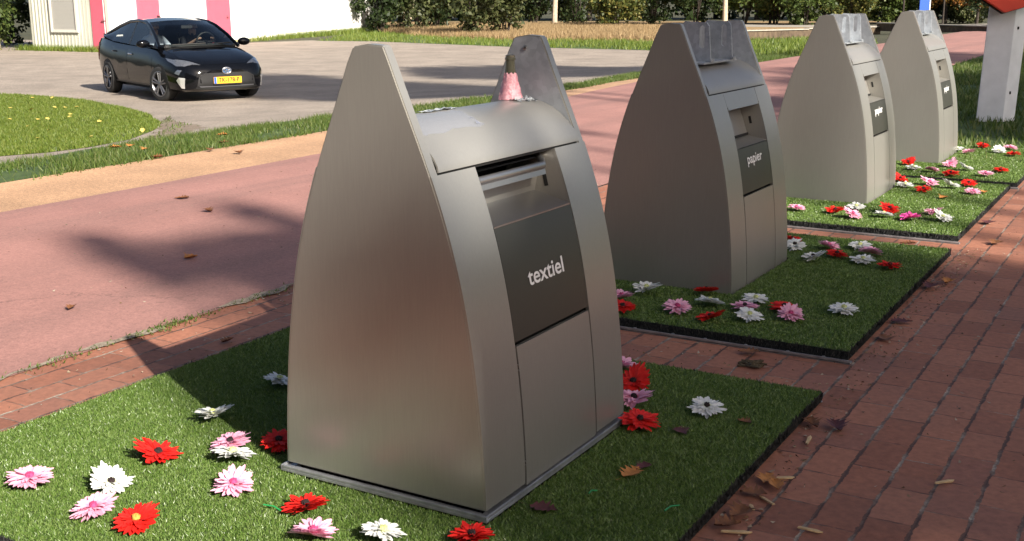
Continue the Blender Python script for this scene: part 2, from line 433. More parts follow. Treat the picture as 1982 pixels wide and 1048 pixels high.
# joint with weeds between path and brick paving
rubble = [(-3.635 + .018 * math.sin(i * 1.7) + .022 * math.sin(i * .61) + rng.normal(0, .006), .8 + i * .07) for i in range(90)]
rubble2 = [(-3.668 - .012 * math.sin(i * 2.3) - .015 * math.sin(i * .47) + rng.normal(0, .005), .8 + i * .07) for i in range(90)]
sheet('sandy_joint', rubble + rubble2[::-1], 0.007, soil('sandy joint', (.17, .13, .09), (.36, .30, .23), 14, 90))

def blades(name, pts, h, wd, mat, lean=.5, parent=None, kind='stuff', hj=.5):
    """one thin triangle per point"""
    P = np.array(pts, float); n = len(P)
    if parent is None: P[:, 2] += np.interp(-P[:, 0], [-t[0] for t in TX], [t[1] for t in TX])
    a = rng.uniform(0, 2 * np.pi, n); hh = h * rng.uniform(1 - hj, 1 + hj, n); ww = wd * rng.uniform(.6, 1.4, n)
    dx = np.stack([np.cos(a), np.sin(a), np.zeros(n)], 1) * (ww / 2)[:, None]
    b = rng.uniform(0, 2 * np.pi, n); le = rng.uniform(0, lean, n) * hh
    tip = P + np.stack([np.cos(b) * le, np.sin(b) * le, hh], 1)
    V = np.stack([P - dx, P + dx, tip], 1).reshape(-1, 3)
    o = from_np(name, V, 3, mat, parent)
    if kind: o['kind'] = kind
    return o
def in_poly(P, poly):
    x, y = P[:, 0], P[:, 1]; c = np.zeros(len(P), bool); n = len(poly)
    for i in range(n):
        x1, y1 = poly[i]; x2, y2 = poly[(i + 1) % n]
        with np.errstate(divide='ignore', invalid='ignore'):
            k = ((y1 > y) != (y2 > y)) & (x < (x2 - x1) * (y - y1) / (y2 - y1) + x1)
        c ^= k
    return c
def scatter(n, poly, z=0.0, dens=None):
    p = np.array(poly); lo, hi = p.min(0), p.max(0)
    P = rng.uniform(lo, hi, (n, 2)); P = P[in_poly(P, poly)]
    return np.c_[P, np.full(len(P), z)]
def clumpy(P, sc=1.2, keep=.6):
    ph = rng.uniform(0, 6, 4)
    f = np.sin(P[:, 0] * sc * 2.1 + ph[0]) * np.sin(P[:, 1] * sc * 1.7 + ph[1]) + .6 * np.sin(P[:, 0] * sc * 5.3 + ph[2] + P[:, 1] * sc * 4.1) + rng.normal(0, .5, len(P))
    return P[f > np.quantile(f, 1 - keep)]
vpoly = [q for q in verge if -5 < q[1] < 40]
Pv = clumpy(scatter(330000, vpoly, -.005), 1.0, .7)
sg = clumpy(scatter(9000, sp_, -.008), 2.2, .3)
tag(blades('soil_grass_tufts', sg, .03, .012, M['verge'], 1.2, hj=.7), 'thin grass tufts on the bare soil corner of the lawn', 'grass')
tag(blades('verge_grass', Pv, .042, .010, M['verge'], 1.1, hj=.75), 'rough green grass on the verge beside the peach tile strip', 'grass')
edge = np.array([(np.interp(y, [4, 7, 9.5, 14, 18, 24], [-7.7, -7.8, -7.9, -8.2, -8.6, -9.0]) + rng.normal(0, .05), y, -.005) for y in rng.uniform(3.5, 20, 4000)])
edge = clumpy(edge, 1.6, .5)
tag(blades('edge_grass', edge, .05, .012, M['verge'], 1.2), 'low ragged grass creeping over the edge of the peach tile strip', 'grass')
Pl = scatter(420000, lawn, -.008); Pl = Pl[(Pl[:, 1] > 3) & (Pl[:, 0] > -24)]
tag(blades('lawn_grass', clumpy(Pl, .7, .85), .034, .014, M['lawn'], 1.0), 'short sunlit mown grass of the lawn beside the car park', 'grass')
Pf = scatter(60000, far_grass, -.009)
tag(blades('bank_grass', clumpy(Pf, .5, .85), .14, .03, M['lawn'], .8), 'band of green grass along the far edge of the car park', 'grass')
Ps = scatter(60000, [(-1.9, 9.9), (0.5, 9.8), (1.5, 16), (-1, 34), (-4.2, 34), (-4.2, 25), (-3.95, 18), (-3.6, 12.7), (-2.05, 12.3)], -.004)
tag(blades('shaded_grass', clumpy(Ps, .6, .85), .07, .02, M['verge'], .9), 'shaded grass round the foot of the white post', 'grass')
hp = pxs([(1275, 79), (1000, 77), (860, 73), (735, 64), (735, 52), (1100, 50), (1275, 55)])
Ph = scatter(150000, hp, -.01)
tag(blades('dry_grass', clumpy(Ph, .4, .8), .22, .035, M['hay'], .6), 'strip of dry straw coloured grass behind the car park', 'dry grass')
# crumbs of leaf and sand on the paving
cp = np.r_[np.c_[rng.uniform(-1.0, 1.2, 900), rng.uniform(1.8, 9, 900), np.full(900, .003)], np.c_[rng.normal(-.93, .05, 700), rng.uniform(2.0, 6.6, 700), np.full(700, .003)], np.c_[rng.uniform(-3.6, -1.0, 260), rng.uniform(3.74, 4.2, 260), np.full(260, .003)], np.c_[rng.uniform(-3.65, -3.1, 200), rng.uniform(1.5, 5, 200), np.full(200, .003)], np.c_[rng.uniform(-6.5, -3.7, 260), rng.uniform(3, 9, 260), np.full(260, .006)]]
tag(blades('pavement_crumbs', cp, .004, .012, blade('crumbs', [(.07, .03, .015), (.20, .12, .06), (.42, .36, .28), (.10, .06, .04)], .9, 0), 4.0), 'scattered crumbs of dry leaf and sand on the red paving and path', 'litter')
# weeds in the sandy joint
wp = np.array([(-3.63 + rng.normal(0, .025), y, .006) for y in np.concatenate([rng.normal(2.75, .12, 90), rng.normal(3.32, .12, 330), rng.normal(3.9, .2, 90), rng.uniform(1, 5, 60)])])
tag(blades('joint_weeds', wp, .011, .007, M['verge'], 1.3), 'tiny weeds in the sandy joint between red path and brick paving', 'weeds')

# ------------------------------------------------------------------ trees and shrubs
def cards(n, centers, spread, size, aspect=.6, flat=1.0):
    """n leaf-sized quads round random centres"""
    C = np.asarray(centers, float); k = rng.integers(0, len(C), n)
    P = C[k] + rng.normal(0, 1, (n, 3)) * np.asarray(spread)
    a = rng.normal(0, 1, (n, 3)); a /= np.linalg.norm(a, axis=1)[:, None]
    b = rng.normal(0, 1, (n, 3)); b -= a * (a * b).sum(1)[:, None]; b /= np.linalg.norm(b, axis=1)[:, None]
    s = size * rng.uniform(.5, 1.5, n)[:, None]
    a = a * s * .5; b = b * s * .5 * aspect
    return np.stack([P - a, P + b - a * .2, P + a, P - b - a * .2], 1).reshape(-1, 3)
def crown_centers(n, c, rad, shell=.45):
    d = rng.normal(0, 1, (n, 3)); d /= np.linalg.norm(d, axis=1)[:, None]
    r = rng.uniform(shell, 1, n) ** .6
    return np.asarray(c) + d * r[:, None] * np.asarray(rad)
def limbs(mb, base, top, n, reach, r0, z0=.35, up=.5):
    base = Vector(base); top = Vector(top)
    for i in range(n):
        f = z0 + (1 - z0) * (i + .5) / n
        p = base.lerp(top, f); a = rng.uniform(0, 2 * math.pi); L = reach * rng.uniform(.6, 1.1) * (1.1 - .5 * f)
        q = p + Vector((math.cos(a) * L * .5, math.sin(a) * L * .5, L * up * .5)); q2 = p + Vector((math.cos(a) * L, math.sin(a) * L, L * up * rng.uniform(.6, 1.2)))
        mb.tube([p, q, q2], [r0 * (1.1 - f) * .5, r0 * (1.1 - f) * .35, r0 * .08], 5)
def tree(name, loc, h, tr, crown_c, crown_r, nleaf, lsize, leaf, bark, label, cat='tree', group=None, nclump=60, spread=.3, lean=(0, 0), nlimb=7, shell=.35):
    e = empty(name, loc, 0, label, cat, group)
    mb = MB(); top = Vector((lean[0], lean[1], h))
    pts = [Vector((0, 0, -.05)), top * .25 + Vector((rng.normal(0, tr * .4), rng.normal(0, tr * .4), 0)), top * .6, top]
    mb.tube(pts, [tr * 1.25, tr, tr * .7, tr * .25], 9)
    if nlimb: limbs(mb, (0, 0, 0), top, nlimb, crown_r[0] * .8, tr)
    mb.build('trunk', bark, e, True)
    cc = crown_centers(nclump, crown_c, crown_r, shell)
    cc[:, 2] = np.maximum(cc[:, 2], .15)
    from_np('crown', cards(nleaf, cc, spread, lsize), 4, leaf, e, 4)
    return e
def shrub(name, loc, rad, h, nleaf, lsize, leaf, label, cat='shrub', group=None, nst=6, bark=None, spread=.22, stem_r=.03, nclump=46):
    e = empty(name, loc, 0, label, cat, group)
    mb = MB()
    for i in range(nst):
        a = rng.uniform(0, 6.28); q = rad * rng.uniform(.2, .75)
        mb.tube([(math.cos(a) * .12, math.sin(a) * .12, -.05), (math.cos(a) * q * .5, math.sin(a) * q * .5, h * .45), (math.cos(a) * q, math.sin(a) * q, h * .85)], [stem_r, stem_r * .7, stem_r * .25], 5)
    mb.build('stems', bark or M['bark_dark'], e, True)
    cc = crown_centers(nclump, (0, 0, h * .52), (rad, rad, h * .5), .2); cc[:, 2] = np.maximum(cc[:, 2], .2)
    P = cards(nleaf, cc, spread, lsize); P[:, 2] = np.maximum(P[:, 2], .01)
    from_np('foliage', P, 4, leaf, e, 4)
    return e
# far row behind the car park, from left to right in the photo; each one has its own crown
row = [  # px, depth, radius, height, leaf, kind, label
 (735, 64, 1.95, 4.86, 'leaf_dark', 'dark evergreen shrub close beside the corner of the white building'),
 (786, 61, 1.82, 4.32, 'leaf_olive', 'thin olive shrub second from the white building with pale bare stems'),
 (845, 58, 2.08, 5.13, 'leaf_dark', 'dark shrub in the gap left of the broad willow-like bush'),
 (915, 70, 1.89, 4.86, 'leaf_olive', 'broad olive willow-like bush hanging down to the dry grass'),
 (978, 68, 1.56, 4.46, 'leaf_olive', 'olive bush right of the broad willow-like bush'),
 (1035, 47, 2.21, 5.40, 'leaf_dark', 'dark shrub just left of the tan tree trunk'),
 (1118, 47, 2.60, 5.67, 'leaf_dark', 'dark wide shrub just right of the tan tree trunk'),
 (1190, 54, 1.82, 2.97, 'leaf_yellowgreen', 'lighter green bush low behind the dry grass strip'),
 (1262, 47, 2.47, 5.67, 'leaf_dark', 'dark shrub behind the top of the shaded paper container'),
 (1345, 47, 2.34, 5.67, 'leaf_dark', 'dark shrub just left of the pale slender trunk'),
 (1440, 47, 2.08, 4.05, 'leaf_green', 'green leafy bush just right of the pale slender trunk'),
 (1500, 47, 2.08, 3.92, 'leaf_yellowgreen', 'yellow flecked bush under the orange leaves behind the third container'),
 (1558, 49, 1.82, 4.05, 'leaf_green', 'green bush between yellow flecked bush and third container'),
 (1640, 48, 2.47, 4.32, 'leaf_yellowgreen', 'yellow and green bush rising behind the third container'),
 (1712, 47, 2.08, 3.24, 'leaf_green', 'green bush between the two sunlit paper containers'),
 (1800, 46, 2.47, 3.24, 'leaf_dark', 'dark bush behind the last container'),
 (1868, 46, 1.69, 2.29, 'leaf_olive', 'low light green bush left of the white post'),
 (1940, 46, 2.47, 4.59, 'leaf_dark', 'dark bush behind the white post'),
]
for px, dep, rad, h, lf, lab in row:
    g = gt(px, dep, -.02)
    shrub('shrub', g, rad, h, 5200, .21, M[lf], lab, 'shrub', 'shrubs in the row behind car park and lane', bark=M['bark_pale'] if px == 786 else None, stem_r=.05 if px == 786 else .04)
# second, darker row so that the wood closes behind
for i, px in enumerate(range(690, 2080, 62)):
    g = gd(px + rng.uniform(-15, 15), 96 + rng.uniform(-4, 6), -.02)
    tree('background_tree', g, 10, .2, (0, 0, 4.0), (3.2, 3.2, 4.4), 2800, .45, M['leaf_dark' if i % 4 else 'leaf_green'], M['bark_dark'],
         'dark tree of the closed wood far behind the shrubs', 'tree', 'dark trees of the wood', 50, .4, nlimb=4)
# single trunks and autumn crowns
tree('bare_trunk_tree', gt(1073, 51, -.02), 9, .15, (0, 0, 6.8), (2.2, 2.2, 2.4), 1800, .28, M['leaf_olive'], M['bark_pale'], 'tree with straight tan trunk standing in the dry grass', 'tree', nlimb=4)
tree('pale_trunk_tree', gt(1403, 51, -.02), 9, .14, (0, 0, 6.8), (2.2, 2.2, 2.4), 1800, .28, M['leaf_yellowgreen'], M['bark_pale'], 'tree with pale slender trunk rising behind the shaded paper container', 'tree', nlimb=4)
for px, dep, zc, rx, lab in [(1490, 54, 2.0, 1.1, 'small tree with orange leaves behind the gap between shaded and sunlit containers'),
                     (1545, 56, 2.0, .9, 'small orange leaved tree left of the third container top'),
                     (1670, 58, 2.0, 1.0, 'autumn tree with tan leaves right above the third container'),
                     (1735, 57, 2.05, .9, 'orange brown tree just left of the blue sign'),
                     (1830, 56, 1.75, 1.25, 'bright orange autumn tree between the blue sign and the red board'),
                     (1890, 57, 1.9, .8, 'orange autumn tree half hidden by the red board')]:
    tree('autumn_tree', gt(px, 47, -.02), 4.2, .08, (0, 0, zc + .35), (rx * 1.2, rx * 1.2, 1.1), 2600, .19, M['leaf_autumn'], M['bark_dark'], lab, 'tree', 'autumn trees behind the containers', 34, .22, nlimb=6)
# left of the building
for px, dep, rad, h, lf, lab in [(-30, 40, 1.6, 4.2, 'leaf_dark', 'dark conifer hedge bush at the left edge of the photo'), (22, 43.5, 1.0, 4.2, 'leaf_green', 'green bush between the left edge and the leaning post')]:
    shrub('shrub', gd(px, dep, -.02), rad, h, 6500, .16, M[lf], lab, 'shrub')
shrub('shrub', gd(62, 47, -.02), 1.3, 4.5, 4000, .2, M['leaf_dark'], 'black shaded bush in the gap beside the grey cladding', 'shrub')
shrub('flowering_plant', gd(22, 41.5, -.02), .42, .42, 900, .09, M['leaf_yellowgreen'], 'low plants with orange blossoms at the foot of the dark bush', 'plant', nst=5, spread=.1)
for px, py in [(11, 82), (38, 76)]:
    pass
e = bpy.data.objects[[o.name for o in bpy.data.objects if o.name.startswith('flowering_plant')][0]]
mb = MB()
for dx, dy, dz in [(-.2, -.35, .34), (-.12, -.38, .30), (.28, -.3, .45), (.2, -.3, .33)]:
    mb.lathe([(.0, -.03), (.05, .0), (.06, .03), (.02, .05), (0, .05)], 8, (dx, dy, dz))
mb.build('blossoms', simple('orange blossom', (.75, .22, .03), .6), e, True)
mb = MB(); mb.tube([(0, 0, -.1), (-.02, 0, 1.3), (-.06, 0, 2.7)], [.085, .08, .075], 10)
o = mb.build('wooden_post', M['bark_pale'], None, True); o.location = gd(43, 42.5, 0); tag(o, 'weathered wooden post beside the dark bush left of the building', 'post')

# trees standing right of the camera: their crowns throw the dappled shade on the containers
az = Vector((math.cos(SUN_AZ), math.sin(SUN_AZ), 0)); nq = Vector((-math.sin(SUN_AZ), math.cos(SUN_AZ), 0))
def shade_tree(q, D, zc, rq, rz, n, lab, ls=.22, clumps=70, shell=.1):
    p = az * D + nq * q
    return tree('shade_tree', p, zc + rz * .4, .16, (0, 0, zc), (rq, rq, rz), n, ls, M['leaf_olive'], M['bark_dark'], lab, 'tree', 'trees beside the pavement', clumps, .28 if rq > 1 else (.10 if rq > .2 else .05), nlimb=8, shell=shell)
tanel = math.tan(SUN_EL)
SHADE = [  # q, distance, centre, radius across, radius up, leaves, label, clumps
 (1.5, 27, -3.6, .16, .5, 110, 'sparse unseen crown added to dapple the textile container side', 5),  # sparse crown added to dapple the near side of the first container
 (3.75, 20, -2.4, 1.45, 2.2, 9500, 'olive leaved tree right of the pavement, nearest to the shaded container', 75),
 (2.02, 24, -2.5, .40, .9, 1700, 'slender thin crowned tree beside the pavement', 30),
 (-2.9, 20, -4.5, 2.3, 3.0, 8000, 'unseen olive leaved tree added to shade the ground the containers reflect', 80),  # added to darken the ground mirrored in the steel sides
 (1.95, 24, -5.9, 0.06, 0.5, 260, 'first thin columnar crown added to stripe the path with shade', 9),  # unseen narrow crowns, shaped to lay shade stripes on the path
 (2.3, 24, -5.6, 0.08, 0.65, 420, 'second slender columnar crown added to stripe the path with shade', 11),
 (2.65, 24, -5.6, 0.12, 0.75, 700, 'third fuller columnar crown added to stripe the path with shade', 13),
 (3.05, 24, -6.0, 0.08, 0.8, 420, 'fourth slender columnar crown added to stripe the path with shade', 10),
 (6.1, 24, -9.8, 0.06, 1.1, 240, 'thin isolated columnar crown added to stripe the path with shade', 9),
 (6.9, 24, -10.2, 0.07, 1.1, 260, 'next thin columnar crown added to stripe the path with shade', 9),
 (7.7, 24, -10.6, 0.07, 1.1, 260, 'last thin columnar crown added to stripe the path with shade', 9),
 (17.0, 22, -10.5, 2.6, 2.4, 9000, 'dense tree between the white post and the far path', 70),
 (12.6, 18, -7, 2.4, 2.6, 9000, 'tree beside the pavement in line with the white post', 80),
 (10.6, 26, -20.5, 2.0, 2.5, 15000, 'tall tree whose shade reaches the middle of the car park', 130),
 (11.2, 22, -17.2, 1.5, 1.0, 9000, 'round crowned tree whose shade falls beside the verge of the car park', 80),
 (16.8, 27, -21, 2.6, 1.7, 10000, 'tall tree whose shade reaches the far grass', 110),
 (24.5, 20, -15, 3.2, 2.2, 7000, 'broad tree farther along the cycle path', 50),
 (20.0, 20, -9, 2.2, 1.8, 5000, 'tree behind the white post to the right', 50),
]
for q, D, a0, rq, rz, n, lab, cl in SHADE:
    shade_tree(q, D, (D - a0) * tanel, rq, rz, n, lab, .34 if a0 < -16 else .24, cl)

#SURR  unseen tree row and hedge added to block sky light and darken reflections
for i in range(11):
    x = -17 + i * 2.6 + rng.uniform(-.6, .6)
    tree('sky_block_tree', (x, -8.5 + rng.uniform(-1, 1), ter(x)), 8.5, .2, (0, 0, 4.2), (2.1, 2.1, 4.3), 2600, .5, M['leaf_dark'], M['bark_dark'], 'dark tree of the unseen row added to block sky light', 'tree', 'unseen tree row added behind the camera', 60, .5, nlimb=4)
for i in range(9):  # unseen hedge added to cut sky light from the right
    y = -6 + i * 2.6
    shrub('sky_block_shrub', (13.5 + rng.uniform(-.5, .5), y, -.01), 1.7, 3.6, 2400, .4, M['leaf_dark'], 'dark shrub of the unseen hedge added to block sky light', 'shrub', 'unseen hedge shrubs added right of the pavement', spread=.4)
# ------------------------------------------------------------------ underground container columns
PZ = np.array([0.0, .03, .3, .5, .6, .7, .8, .88, 1.0, 1.06, 1.15, 1.243]); PXv = np.array([.33, .329, .317, .292, .275, .251, .226, .196, .150, .122, .087, .05])
pf = np.polyfit(PZ, PXv, 5)
def px_(z): return float(np.polyval(pf, z))
def pn_(z):
    d = (px_(z + 1e-3) - px_(z - 1e-3)) / 2e-3
    v = Vector((1, 0, -d)); return v.normalized()
def psheet(mb, y0, y1, z0, z1, o=0.0, th=.004, n=14, sgn=1, mi=0):
    """curved sheet that follows the front profile, o proud of it"""
    Zs = [z0 + (z1 - z0) * i / n for i in range(n + 1)]
    out = []; inn = []
    for z in Zs:
        nv = pn_(z); p = Vector((px_(z), 0, z)) + nv * o; q = p - nv * th
        out.append(p); inn.append(q)
    ring = out + inn[::-1]; k = len(ring)
    V = [Vector((sgn * p.x, y0, p.z)) for p in ring] + [Vector((sgn * p.x, y1, p.z)) for p in ring]
    F = [(i, (i + 1) % k, (i + 1) % k + k, i + k) for i in range(k)]
    for i in range(n):
        F.append((i, i + 1, k - 2 - i, k - 1 - i)); F.append((k + i, k + i + 1, k + k - 2 - i, k + k - 1 - i))
    mb.add(V, F, mi)
HT = .385
def side_panel(sgn, parent, zb=.068):
    zs = [zb + (1.238 - zb) * i / 26 for i in range(27)]
    fr = [(px_(z), z) for z in zs]; bk = [(-px_(z), z) for z in zs]
    fr[-1] = (fr[-1][0] - .004, 1.240); bk[-1] = (bk[-1][0] + .006, 1.236)
    poly = fr + [(0.0, 1.2435)] + bk[::-1]
    n = len(poly); y0, y1 = (sgn * .417, sgn * .381)
    V = [Vector((x, y0, z)) for x, z in poly] + [Vector((x, y1, z)) for x, z in poly]
    mb = MB(); mb.add(V, [tuple(range(n))], 0); mb.add([], []); mb.V = V
    mb.F = [tuple(range(n)), tuple(range(n, 2 * n))] + [(i, (i + 1) % n, (i + 1) % n + n, i + n) for i in range(n)]
    mb.I = [0, 1] + [0] * n
    return mb.build('side_panel', [M['steel'], M['galv']], parent, True, .0035, 30)
def hood(parent):
    prof = [(.181, .930), (.178, .945), (.166, .966), (.145, .989), (.118, 1.012), (.088, 1.031), (.055, 1.044), (.02, 1.0515), (0, 1.0525)]
    prof = prof + [(-x, z) for x, z in prof[-2::-1]]
    mb = MB(); th = .005
    inn = []
    for i, (x, z) in enumerate(prof):
        a = Vector(prof[max(i - 1, 0)]); b = Vector(prof[min(i + 1, len(prof) - 1)]); d = (b - a).normalized(); nn = Vector((d.y, -d.x))
        if nn.y < 0 and abs(x) < .17: nn = -nn
        if abs(x) >= .17: nn = Vector((1 if x > 0 else -1, .3)).normalized()
        inn.append((x - nn.x * th, z - nn.y * th))
    ring = prof + inn[::-1]; k = len(ring); n = len(prof) - 1
    V = [Vector((x, -.3795, z)) for x, z in ring] + [Vector((x, .3795, z)) for x, z in ring]
    F = [(i, (i + 1) % k, (i + 1) % k + k, i + k) for i in range(k)]
    for i in range(n): F += [(i, i + 1, k - 2 - i, k - 1 - i), (k + i, k + i + 1, k + k - 2 - i, k + k - 1 - i)]
    mb.add(V, F); h = mb.build('hood', M['steel_hood'], parent, True, 0, 35)
    mb = MB(); mb.box((.166, 0, .926), (.016, .756, .010)); mb.build('hood_lip_strip', M['black'], h)  # black strip along the underside of the hood lip
    return h
def map_text(txt, size, y, z, o, sx, parent, bold):
    V, F = text_mesh(txt, size, bold, 1.0)
    k = sx / (max(v.x for v in V) - min(v.x for v in V)); V = [Vector((v.x * k, v.y, v.z)) for v in V]
    ymin = min(v.x for v in V); ymax = max(v.x for v in V)
    P = []
    for v in V:
        zz = z + v.y * .96
        p = Vector((px_(zz), 0, zz)) + pn_(zz) * o
        P.append((p.x, y + v.x - (ymin + ymax) / 2, p.z))
    return from_pydata('lettering', P, F, M['white_letter'], parent)
def base_parts(e, frame=True):
    mb = MB()   # steel angle round the foot
    X, Y, t_, z0, z1 = .345, .434, .032, .046, .056
    for sx in (-1, 1): mb.box((sx * (X - t_ / 2), 0, (z0 + z1) / 2), (t_, 2 * Y, z1 - z0))
    for sy in (-1, 1): mb.box((0, sy * (Y - t_ / 2), (z0 + z1) / 2), (2 * X - 2 * t_ - .001, t_, z1 - z0))
    for sx in (-1, 1): mb.box((sx * (X - .003), 0, z1 + .004), (.006, 2 * Y, .008))
    for sy in (-1, 1): mb.box((0, sy * (Y - .003), z1 + .004), (2 * X - .0125, .006, .008))
    if frame: mb.build('base_frame', M['trim'], e, False, .0015)
    mb = MB(); mb.box((0, 0, .045), (.60, .79, .09)); mb.build('plinth', M['black'], e)  # black block stands for the dark gap under the shell
def frame_parts(e, zb=.068):
    side_panel(-1, e, zb); side_panel(1, e, zb); hood(e)
    mb = MB()
    for s in (-1, 1):   # fascias left and right of the doors
        mb = MB(); y0, y1 = (-.4155, -.2125) if s < 0 else (.2235, .4155)
        psheet(mb, y0, y1, zb + .002, .924, .0022, .012, 26)
        mb.build('front_fascia', M['steel'], e, True, 0, 30)
    mb = MB(); psheet(mb, -.4155, .4155, zb + .002, .924, .0022, .012, 26, -1); mb.build('rear_panel', M['steel'], e, True, 0, 30)
    mb = MB(); psheet(mb, -.205, .217, zb - .006, .450, .0022, .014, 14)
    d = mb.build('lower_door', M['steel'], e, True, 0, 30)
    for z in (.40, .385, .13, .12):
        mb = MB(); mb.lathe([(.0, 0), (.004, 0), (.004, .003), (0, .003)], 8, (px_(z) + .001, -.2085, z)); mb.build('rivet', M['chute'], d)
    # dark liner sheet that stands for shade behind the gaps
    mb = MB(); psheet(mb, -.379, .379, .06, .448, -.020, .02, 10); mb.build('gap_shade', M['black'], e)
def bin_textile(loc):
    e = empty('collection_container', loc, 0, 'steel textile collection container in front, with textiel lettering and bottle on its hood', 'waste container', 'steel collection containers in a row')
    base_parts(e); frame_parts(e)
    mb = MB(); psheet(mb, -.2085, .2195, .462, .766, .001, .012, 14)
    d = mb.build('door', M['dark_panel'], e, True, 0, 30)
    map_text('textiel', .066, .003, .610, .0035, .203, d, .0010)
    mb = MB(); mb.add([(px_(.66) + .003, -.06, .672), (px_(.66) + .003, -.055, .672), (px_(.70) + .003, -.028, .715), (px_(.70) + .003, -.031, .715)], [(0, 1, 2, 3)])
    # chute behind the slot : sloping sill, back wall, cheeks
    mb = MB()
    xs, zs = px_(.768), .768
    mb.add([(xs + .003, -.2085, zs), (xs + .003, .2195, zs), (xs - .115, .2195, zs + .030), (xs - .115, -.2085, zs + .030)], [(0, 1, 2, 3)])
    mb.add([(xs + .003, -.2085, zs - .004), (xs + .003, .2195, zs - .004), (xs + .003, .2195, zs), (xs + .003, -.2085, zs)], [(0, 1, 2, 3)])
    mb.build('sill', M['chute'], e)
    mb = MB(); x2 = xs - .115
    mb.add([(x2, -.2085, zs + .030), (x2, .2195, zs + .030), (x2 + .012, .2195, .868), (x2 + .012, -.2085, .868)], [(0, 1, 2, 3)])
    mb.build('chute_back', M['steel'], e)
    mb = MB()
    mb.add([(xs + .002, .2197, .766), (x2 - .1, .2197, .766), (x2 - .1, .2197, .925), (px_(.92) - .01, .2197, .925), (px_(.85) - .002, .2197, .85)], [(0, 1, 2, 3, 4)])
    cheek = mb.build('cheek', M['steel'], e)
    mb = MB(); mb.box((px_(.85) - .055, .2185, .838), (.012, .002, .052), m=Matrix.Rotation(R(-14), 3, 'Y')); mb.build('lock_slot', M['black'], cheek)
    mb = MB(); mb.add([(xs, -.2095, .766), (x2 - .1, -.2095, .766), (x2 - .1, -.2095, .925), (px_(.92) - .01, -.2095, .925), (px_(.85), -.2095, .85)], [(0, 1, 2, 3, 4)])
    mb.build('cheek', M['steel'], e)
    mb = MB(); mb.box((-.02, 0, .85), (.02, .75, .17)); mb.box((.06, 0, .90), (.16, .42, .004)); mb.build('chute_void', M['black'], e)
    mb = MB(); h = mb
    h.tube([(px_(.885) - .012, -.206, .884), (px_(.885) - .012, .150, .884), (px_(.89) - .035, .186, .893), (px_(.9) - .065, .2185, .905)], .0115, 12)
    h.box((px_(.87) - .016, -.022, .868), (.004, .366, .022), m=Matrix.Rotation(R(-14), 3, 'Y'))
    h.build('handle_bar', M['chute'], e, True, 0, 35)
    mb = MB(); mb.lathe([(.0, 0), (.007, 0), (.007, -.004), (.003, -.005)], 10, (-.005, .379, 1.205), 'Y'); mb.build('bolt', M['chute'], e)
    return e
